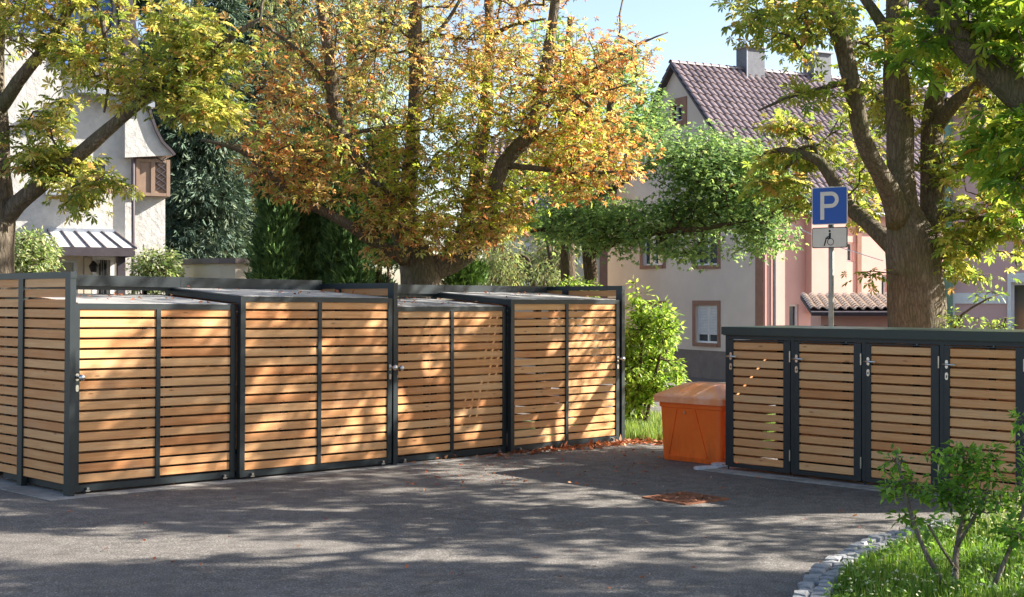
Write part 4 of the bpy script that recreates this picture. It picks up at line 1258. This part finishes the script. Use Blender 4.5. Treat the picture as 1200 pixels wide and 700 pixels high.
# right horse chestnut
tree('horse_chestnut_tree', 'thick many stemmed horse chestnut right of the parking sign', [
    [(1073,560,15,36),(1073,470,15,34),(1073,385,15,33),(1072,330,15,34),(1068,285,15,32),(1056,245,15,19),(1052,200,15.1,16),(1052,130,15.2,15.5),(1050,50,15.2,14),(1048,-60,15.3,12),(1040,-220,15.3,8),(1030,-380,15.3,4)],
    [(1054,262,14.9,16),(1043,232,14.8,12.5),(1030,204,14.6,11),(1013,160,14.4,10.2),(1004,120,14.3,10),(996,80,14.2,10.5),(987,45,14.1,10.5),(968,14,14,9),(935,-20,13.8,7.5),(900,-80,13.5,5.5),(860,-150,13.3,3)],
    [(1084,300,15.1,20),(1090,262,15.2,15),(1092,200,15.3,13.5),(1093,145,15.4,12.5),(1098,95,15.5,10),(1112,20,15.7,8),(1140,-80,16,6),(1170,-220,16,3)],
    [(1093,155,15.4,9),(1120,118,15.1,8),(1150,98,14.8,6),(1210,60,14.5,4)],
    [(1052,292,15.5,12),(1036,276,15.8,10.5),(1012,258,16.1,9),(995,243,16.3,8.5),(980,217,16.4,8),(962,191,16.5,6.5),(940,181,16.6,5),(918,175,16.8,3.5),(895,180,16.9,2)],
    [(1050,60,15.2,8),(1030,25,15.3,7),(1000,-20,15.5,5),(960,-90,15.6,3)],
    [(993,97,14.2,3.6),(965,104,14.2,3),(930,112,14.2,2.4),(904,123,14.2,1.8),(888,130,14.2,1)],
    [(1090,250,15.2,7),(1130,252,15,5.5),(1170,262,14.8,4),(1215,258,14.6,2.5)],
    [(962,191,16.5,3),(950,165,16.6,2.2),(925,150,16.7,1.4)], [(940,181,16.6,2.4),(918,200,16.7,1.8),(898,222,16.8,1)],
   ], [
    (990,25,14.3,100,45,1.3,210), (900,8,13.8,50,42,.9,60), (1100,60,15.2,110,80,1.4,300), (915,150,16.8,44,10,.4,45), (935,185,16.8,52,14,.5,90), (905,215,16.8,44,10,.5,60), (1000,165,16.8,28,60,.5,60), (940,238,16.6,36,10,.4,40),
    (1150,190,15,70,90,1.2,300), (1145,290,14.8,55,42,.8,150), (1030,180,15.8,28,80,.6,70), (1190,90,14.5,60,90,1.2,200),
    (1060,-100,15,280,120,2.6,520), (1080,-270,15,220,110,2.4,300), (1250,150,15,80,200,2,240), (1010,235,16.6,26,24,.3,26), (1020,318,14.7,14,8,.2,6), (955,112,14.2,40,12,.4,30), (884,22,13.4,16,30,.3,14)],
    'palmate7', YG, .10, 6, .2, gnd(1074,15), group='horse chestnut trees', clump=.1, twr=.0042, nscale=1.5)
# near horse chestnut whose limb enters top right
tree('horse_chestnut_tree', 'nearest horse chestnut whose dark mossy limb slants in at top right', [
    [(1500,700,11.2,42),(1495,400,11.2,38),(1480,200,11.2,32),(1460,60,11.2,26),(1440,-150,11.2,18),(1420,-400,11.2,9)],
    [(1482,230,11.2,24),(1400,195,11.1,20),(1300,165,11,18),(1215,130,11,16.5),(1165,90,11,15.5),(1125,45,10.9,14.5),(1100,10,10.9,14),(1070,-40,10.8,11),(1020,-130,10.6,7),(960,-240,10.5,4)],
    [(1108,22,10.9,9),(1080,-5,10.8,8),(1045,-45,10.7,5)],
    [(1205,125,11,8),(1180,60,11.3,6),(1170,-40,11.6,4)],
   ], [
    (1150,30,11,90,55,.9,110), (1190,170,10.8,40,60,.6,50), (1080,70,11.4,30,35,.4,14), (1290,150,11,130,150,1.4,150), (1090,-90,10.8,150,70,1.0,90),
    (1300,-120,11.6,230,130,1.2,200), (1405,-133,13,272,173,1.3,620), (1910,-324,8.6,449,243,1.1,900), (1673,66,10.2,300,120,1.1,200), (2397,-286,8.6,412,240,1.1,320), (1520,40,11,180,200,2,220), (1250,-230,10.8,180,100,1.6,90)],  # far-right blobs: unseen foliage added to shade the foreground asphalt and grass
    'palmate7', [((.11,.22,.03),4), ((.20,.32,.04),4), ((.34,.42,.05),3), ((.48,.46,.08),1), ((.45,.18,.05),.4)], .14, 6, .2, gnd(1500,11.2), group='horse chestnut trees', clump=.1, twr=.0045, nscale=1.9)
# centre autumn tree
AUT = [((.54,.26,.11),4), ((.58,.38,.16),4), ((.52,.48,.13),5), ((.30,.37,.09),4), ((.38,.15,.07),2), ((.62,.52,.24),2.5)]
def aut(P, C):
    px = 600 + P[:, 0]/P[:, 1]*F; py = 350 - (P[:, 2]-EYE)/P[:, 1]*F
    n = len(P); g = np.clip((1-((px-560)/190)**2-((py-180)/110)**2), 0, 1)
    out = np.clip(np.abs(px-500)/260, 0, 1)*.5 + rng.uniform(0, .5, n)
    gr = np.array([[.30,.38,.05]]); w_ = (rng.uniform(0, 1, n) < g*.65)[:, None]
    C = np.where(w_, gr*rng.uniform(.7, 1.3, (n, 1)) + np.array([[.1,.05,.0]])*rng.uniform(0, 1, (n, 1)), C)
    r_ = (rng.uniform(0, 1, n) < np.clip(out-.45, 0, 1))[:, None]
    return np.where(r_, np.array([[.50,.18,.06]])*rng.uniform(.75, 1.3, (n, 1)), C)
tree('horse_chestnut_tree', 'rust orange autumn horse chestnut behind the middle of the long shelter', [
    [(492,520,18,34),(491,400,18,27),(491,335,18,25),(486,308,18,22),(478,280,18,14),(476,245,18,10.5),(482,200,18,9),(485,110,18,8.5),(486,30,18,8),(488,-60,18,6),(492,-190,18,4),(495,-330,18,2)],
    [(478,300,18,14),(466,270,17.9,10),(450,232,17.7,8.5),(427,198,17.5,8),(408,171,17.4,7.5),(391,131,17.3,7),(387,99,17.2,6.5),(380,33,17.1,5.8),(370,-30,17,4.5),(355,-160,17,2.5)],
    [(496,322,18,18),(514,312,18,14),(543,298,18,12.5),(562,266,18,10.5),(573,237,18,9.8),(589,197,18,9.2),(615,164,18,8.6),(628,131,18,8.2),(632,105,18,8),(641,75,18,6.8),(646,33,18,6),(650,0,18,5.5),(662,-90,18,4),(680,-220,18,2)],
    [(532,303,18.1,11),(545,262,18.4,9.5),(556,217,18.5,8.8),(568,150,18.6,8),(572,82,18.8,7),(575,40,18.9,6),(572,-20,19,5),(565,-160,19,3)],
    [(474,304,17.8,9),(440,284,17.5,7),(400,258,17.2,5.8),(345,231,17,4.8),(324,211,16.9,4.4),(296,186,16.8,3.8),(270,172,16.7,3),(235,164,16.6,1.6)],
    [(630,108,18,4),(665,109,17.9,3.2),(690,112,17.8,2.2),(720,104,17.7,1.2),(745,96,17.7,.6)],
    [(615,164,18,3.5),(650,115,18,3),(700,80,18,2.2),(750,52,18,1.4),(783,38,18,.7)],
    [(592,195,18,4),(640,198,17.8,3.2),(690,203,17.6,2.2),(735,200,17.4,1.2)],
    [(476,150,18,4),(440,152,17.8,3),(400,160,17.5,1.8)], [(574,45,18.8,4),(600,30,18.6,2.2),(640,22,18.4,.9)],
    [(402,160,17.3,4),(360,128,17.2,3),(310,118,17.1,2),(270,100,17,1.2)],
    [(388,110,17.2,3.5),(350,60,17.1,2.5),(310,30,17,1.4)], [(484,60,18,3.5),(520,30,18,2.5),(545,-10,18,1.5)],
   ], [
    (600,150,18.2,130,120,1.6,820), (680,100,18,85,75,1.2,360), (700,185,17.7,72,50,1.0,270), (540,60,18.3,125,95,1.6,480), (500,200,17.8,90,75,1.2,360),
    (400,200,17.4,110,45,1.0,210), (420,110,17.4,115,110,1.4,360), (320,178,17,62,38,.8,150), (340,110,17.3,80,60,.9,110), (565,250,17.6,75,36,.7,260), (478,262,17.3,58,24,.4,150), (365,228,16.8,60,16,.3,60), (520,285,17.2,50,14,.3,50), (450,300,17.2,16,16,.2,12),
    (350,60,17.2,80,70,1.2,120), (600,-120,18,240,130,2.6,650), (420,-110,17.5,200,110,2.2,330), (520,-290,18,240,110,2.6,380), (740,60,17.9,40,30,.6,22)],
    'palmate', AUT, .078, 6, .19, gnd(502,18), group='horse chestnut trees', palfn=aut, clump=.04, twr=.004, drop=.35, dens=.66, nscale=1.6)
# left horse chestnut
tree('horse_chestnut_tree', 'yellow green horse chestnut at the left edge with long limb rising to the right', [
    [(-8,560,14,32),(-8,400,14,28),(-8,320,14,26),(-10,260,14,27),(-12,200,14,22),(-14,120,14,20),(-12,40,14,17),(-16,-60,14,14),(-30,-220,14,7)],
    [(0,262,14,12),(18,240,13.9,10.5),(43,222,13.8,9.5),(77,194,13.8,8.8),(110,168,13.7,8),(141,143,13.6,7.2),(181,108,13.5,6.6),(230,76,13.4,5.6),(273,43,13.3,3.5),(305,22,13.2,1.8)],
    [(-6,135,14,9),(22,95,13.9,7.5),(50,62,13.8,6.5),(78,15,13.7,5.5),(120,-70,13.6,4),(160,-160,13.5,2.5)],
    [(100,-20,13.7,3.6),(118,20,13.6,3.2),(124,60,13.6,2.8),(127,100,13.6,2.0),(122,132,13.6,1.2)],
    [(-10,60,14,12),(-60,-20,14,9),(-120,-120,14,5)],
   ], [
    (45,30,13.8,85,50,.9,200), (28,120,13.8,50,45,.7,70), (115,75,13.7,60,26,.6,95), (105,190,13.7,72,24,.5,140), (150,160,13.5,60,20,.5,100), (40,185,13.7,50,20,.5,60), (92,225,13.5,24,22,.3,45), (130,215,13.6,26,12,.3,24), (205,105,13.5,75,45,.7,200), (245,140,13.4,52,40,.6,100), (160,20,13.7,80,34,.8,70), (250,45,13.3,60,42,.6,130),
    (60,-110,13.8,180,110,1.8,330), (-120,60,14,120,150,1.6,200), (-60,-250,14,250,110,2.2,260), (280,-60,13.4,100,60,1.0,50)],
    'palmate7', [((.42,.41,.10),4), ((.27,.33,.07),4), ((.16,.23,.05),3), ((.60,.52,.16),2.5), ((.52,.30,.12),1)], .09, 6, .19, gnd(-8,14), group='horse chestnut trees', clump=.08, twr=.0042)

# green maple and its neighbour
MG = [((.17,.28,.11),4), ((.24,.36,.12),4), ((.34,.45,.16),3), ((.11,.20,.10),3)]
tree('maple_tree', 'green maple with low spreading branches left of the pink house', [
    [(690,560,22,11),(690,400,22,8),(690,330,22,8),(692,290,22,8),(700,240,22,7),(710,180,22,6),(715,120,22.2,4.5),(720,60,22.3,2)],
    [(692,300,22,6.5),(725,280,21.5,5),(770,272,21,4),(820,268,20.6,3),(870,260,20.3,2),(905,255,20,1.2)],
    [(703,230,22,5),(750,200,21.6,4),(800,185,21.2,3),(850,180,21,1.6)], [(693,285,22,4),(650,268,21.6,3),(622,272,21.4,1.6)],
   ], [
    (865,230,20.6,78,44,.9,420), (825,190,21,78,38,.9,380), (790,255,21.2,90,22,.9,260), (690,255,21.8,60,30,.9,210), (742,140,21.8,42,42,1.0,230), (722,85,22,30,34,1.0,110), (820,290,20.8,60,16,.7,80), (890,278,20.4,40,18,.6,70), (710,280,21,45,20,.5,90), (650,270,21.6,32,14,.5,50)],
    'maple', MG, .068, 12, .28, gnd(690,22), clump=.07, nscale=1.1, twr=.004, barkm='bark_brown', drop=.2)
tree('broadleaf_tree', 'slim trunked green tree just left of the maple', [
    [(666,560,24,10),(666,330,24,8.5),(665,250,24,8),(658,190,24,6),(662,110,24,5),(668,20,24,3)],
    [(664,250,24,5),(640,222,23.8,3.5),(612,232,23.6,2)]],
   [(640,215,24,60,40,1.4,200), (690,125,24.5,58,65,1.5,230), (640,100,24.5,60,90,1.5,150), (630,262,24,50,18,1,90)],
    'maple', [((.22,.34,.07),3), ((.3,.42,.1),3), ((.14,.24,.05),2)], .075, 9, .24, gnd(666,24), clump=.06, barkm='bark_brown')

# dark conifers behind the garden wall
CON = [((.075,.125,.08),4), ((.11,.165,.10),4), ((.16,.20,.11),2), ((.045,.08,.055),3)]
for i, (px, Y, hw, topy, lab) in enumerate(((232,40,62,-260,'dark tall conifer standing right of the white villa'), (300,44,75,-330,'broad blue green conifer behind the yew hedge'), (178,46,50,-120,'far conifer peeping beside the villa gable'))):
    blobs = []
    n = 9
    for k in range(n):
        t = k/(n-1); y = 300+(topy-300)*t; rx = hw*(1-.8*t)+8
        blobs.append((px+random.uniform(-6,6), y, Y, rx, (300-topy)/n*.75, rx*Y/F*.8, int(300*(1-.65*t))))
    tree('conifer_tree', lab, [[(px,560,Y,9),(px,300,Y,7),(px,0,Y,5),(px,topy,Y,1)]], blobs, 'spray', CON, .30, 13, .6, gnd(px,Y), clump=.03, nscale=.5, drop=1.3, barkm='bark_brown', leafm='needle', outw=1.2, twr=.006, group='conifers behind the garden wall')

# yew / cypress columns between conifer and chestnut
YEW = [((.10,.19,.065),4), ((.14,.25,.075),4), ((.20,.31,.09),2), ((.05,.11,.04),3)]
for i, (px, Y, w_, ty, lab) in enumerate(((322,21,26,188,'leftmost of the dark green cypress columns'), (362,21.5,30,175,'second cypress column from the left, with gaps showing brown stems'), (405,21.2,30,200,'third cypress column from the left'), (445,21.8,26,175,'rightmost cypress column beside the autumn tree trunk'), (385,23,60,150,'taller cypress rising behind the column row'))):
    b = []
    for k in range(6):
        t = k/5; b.append((px, 335-(335-ty)*t*.92, Y, w_*(1-.45*t), 28, w_*Y/F*.9*(1-.4*t), 170))
    tree('cypress_tree', lab, [[(px,560,Y,4),(px,330,Y,3.4),(px+3,ty+10,Y,1)], [(px+6,400,Y,2),(px+10,320,Y-.1,1.6),(px+12,260,Y,1)]], b, 'spray', YEW, .14, 12, .15, gnd(px,Y), clump=.04, nscale=1.6, drop=-.2, upright=.9, barkm='bark_brown', leafm='needle', group='cypress columns', twr=.0035)
tree('thuja_shrub', 'small light edged conical thuja right of the autumn tree trunk', [[(540,560,23,3),(540,300,23,1)]],
     [(541,320,23,24,30,.4,220),(540,296,23,17,18,.3,120)], 'spray', [((.10,.19,.035),3),((.16,.27,.05),2),((.05,.1,.02),2)], .12, 12, .12, gnd(540,23), cat='shrub', drop=-.2, upright=.9, leafm='needle', barkm='bark_brown')

# pale willow behind
WIL = [((.28,.34,.16),4), ((.38,.42,.22),3), ((.18,.25,.10),3), ((.45,.42,.2),1)]
tree('willow_tree', 'tall pale willow seen through the autumn leaves at top left of centre', [[(400,560,36,12),(400,300,36,10),(410,120,36,8),(420,-40,36,5),(430,-200,36,2)], [(405,150,36,6),(360,60,35.5,4),(330,-20,35,2)], [(410,110,36,6),(460,20,35.5,4),(480,-60,35,2)]],
     [(390,110,36,90,80,2.4,420), (440,30,36,90,80,2.4,420), (350,10,35.5,60,90,2,220), (420,-120,36,130,100,3,380)], 'slim', WIL, .17, 12, .5, gnd(400,36), clump=.1, drop=1.0, twr=.007, barkm='bark_brown')
tree('willow_shrub', 'loose pale willow shrub in front of the distant house', [[(640,560,28,4),(625,330,28,3),(606,300,28,2),(585,322,28,1.2)], [(640,500,28,4),(646,320,28,3),(636,270,28,1.6)], [(650,420,28,3),(655,320,28,2.2),(662,285,28,1)]],
     [(600,300,28,42,38,1.2,230), (645,290,28,40,45,1.2,200), (590,270,28.5,30,22,1,80), (620,330,27.5,60,12,1,90)], 'slim', [((.26,.32,.14),4),((.36,.38,.18),3),((.16,.22,.09),3),((.4,.3,.15),1)], .13, 11, .3, gnd(640,28), cat='shrub', clump=.1, drop=.9, barkm='bark_brown')
tree('leafy_shrub', 'low sunlit hedge top just above the right end of the long shelter', [[(675,560,19.5,3),(675,345,19.5,1.5)]], [(668,340,19.5,38,11,.5,110)], 'simple', [((.34,.42,.12),3),((.2,.32,.06),3)], .07, 8, .12, gnd(675,19.5), cat='shrub', barkm='bark_brown')

# shrubs by the villa
PRI = [((.42,.44,.26),3), ((.22,.30,.10),4), ((.12,.20,.05),3), ((.55,.55,.38),1.5)]
tree('variegated_shrub', 'rounded variegated shrub beside the left tree trunk', [[(30,560,20,4),(30,330,20,2),(35,290,20,1)]], [(25,305,20,40,34,.7,330),(42,290,20,22,20,.5,80),(10,340,20,40,30,.7,110)], 'simple', PRI, .075, 9, .13, gnd(30,20), cat='shrub', barkm='bark_brown')
tree('variegated_shrub', 'rounded variegated shrub at the villa corner before the dark conifer', [[(184,560,24,4),(184,330,24,2),(184,305,24,1)]], [(184,314,24,26,24,.6,260),(186,335,24,30,20,.6,90)], 'simple', PRI, .08, 9, .14, gnd(184,24), cat='shrub', barkm='bark_brown')

# bush by the long shelter's right end
BSH = [((.26,.40,.06),4), ((.36,.48,.09),3), ((.15,.27,.04),3), ((.48,.54,.16),1.5)]
tree('leafy_bush', 'bright green leafy bush between long shelter and orange bin', [
    [(752,505,17.3,3),(750,440,17.3,2.4),(752,380,17.3,1.4),(750,345,17.3,.8)], [(755,505,17.3,2.5),(768,440,17.2,2),(780,390,17.1,1)], [(750,505,17.3,2.5),(742,440,17.4,2),(738,400,17.4,1)], [(753,505,17.3,2),(762,420,17.4,1.6),(765,360,17.4,.8)]],
    [(757,425,17.3,38,55,.45,400), (770,365,17.2,22,16,.25,40), (746,350,17.3,8,20,.12,14), (745,470,17.3,22,26,.35,90), (772,388,17.2,24,22,.3,85), (748,362,17.3,10,24,.15,22), (780,440,17.1,18,28,.25,55), (738,420,17.4,16,45,.3,80)],
    'simple', BSH, .085, 6, .10, gnd(752,17.3), cat='bush', clump=.08, nscale=2.4, twr=.003, barkm='bark_brown', outw=1.0)
# saplings on the island
SAP = [((.13,.27,.035),4), ((.20,.36,.05),4), ((.08,.18,.03),2), ((.30,.42,.10),1.2)]
def sap(lab, limbs, blobs, base):
    tree('sapling', lab, limbs, [(*b_[:6], max(3, int(b_[6]*.8))) for b_ in blobs], 'simple', SAP, .055, 5, .055, base, cat='sapling', clump=.03, nscale=5, twr=.0016, barkm='bark_pale', outw=.9, drop=.1, group='young saplings on the island')
sap('leaning left sapling on the grass island', [[(1112,692,7.6,3.4),(1088,655,7.7,3.0),(1070,610,7.8,2.6),(1058,565,7.9,2.0),(1050,530,8.0,1.2)]],
    [(1062,585,7.9,24,34,.12,50), (1048,545,8,14,22,.08,18), (1080,575,7.8,16,14,.1,14), (1042,568,8,8,14,.06,8)], W(1112,692,7.6))
sap('middle and tallest sapling on the grass island', [[(1120,694,7.5,4),(1120,650,7.6,3.6),(1128,610,7.7,3),(1132,570,7.8,2.2),(1128,525,7.9,1.4)], [(1122,640,7.6,2.2),(1142,605,7.6,1.8),(1158,570,7.7,1.2),(1160,530,7.8,.8)], [(1122,670,7.55,2),(1102,640,7.5,1.6),(1088,615,7.5,1)]],
    [(1130,585,7.7,34,30,.16,95), (1125,540,7.8,26,24,.14,52), (1155,550,7.7,18,36,.12,42), (1100,530,7.9,14,10,.08,8), (1105,570,7.7,14,20,.08,14), (1168,590,7.6,22,16,.1,20), (1092,612,7.5,12,10,.06,8)], W(1120,694,7.5))
sap('right sapling leaning toward the frame edge', [[(1160,696,7.4,3.2),(1180,650,7.4,2.8),(1198,600,7.5,2.2),(1206,540,7.6,1.4),(1204,490,7.6,.8)]],
    [(1195,618,7.4,30,26,.14,60), (1205,560,7.5,18,50,.12,40), (1199,500,7.6,8,30,.08,14)], W(1160,696,7.4))
tree('climbing_weed', 'thin arching stem with small leaves behind the low shelter at right', [[(1112,470,13,2),(1118,386,13,1.6),(1140,360,13,1.2),(1170,345,13,.8)], [(1172,480,13,2),(1176,388,13,1.4),(1180,372,13,.8)]],
    [(1130,372,13,22,14,.2,14), (1175,384,13,22,12,.2,22), (1160,346,13,22,6,.15,10), (1110,380,13,10,14,.15,8)], 'simple', [((.3,.4,.1),2),((.14,.24,.06),2)], .06, 5, .07, gnd(1112,13), cat='plant', twr=.002, barkm='bark_brown')
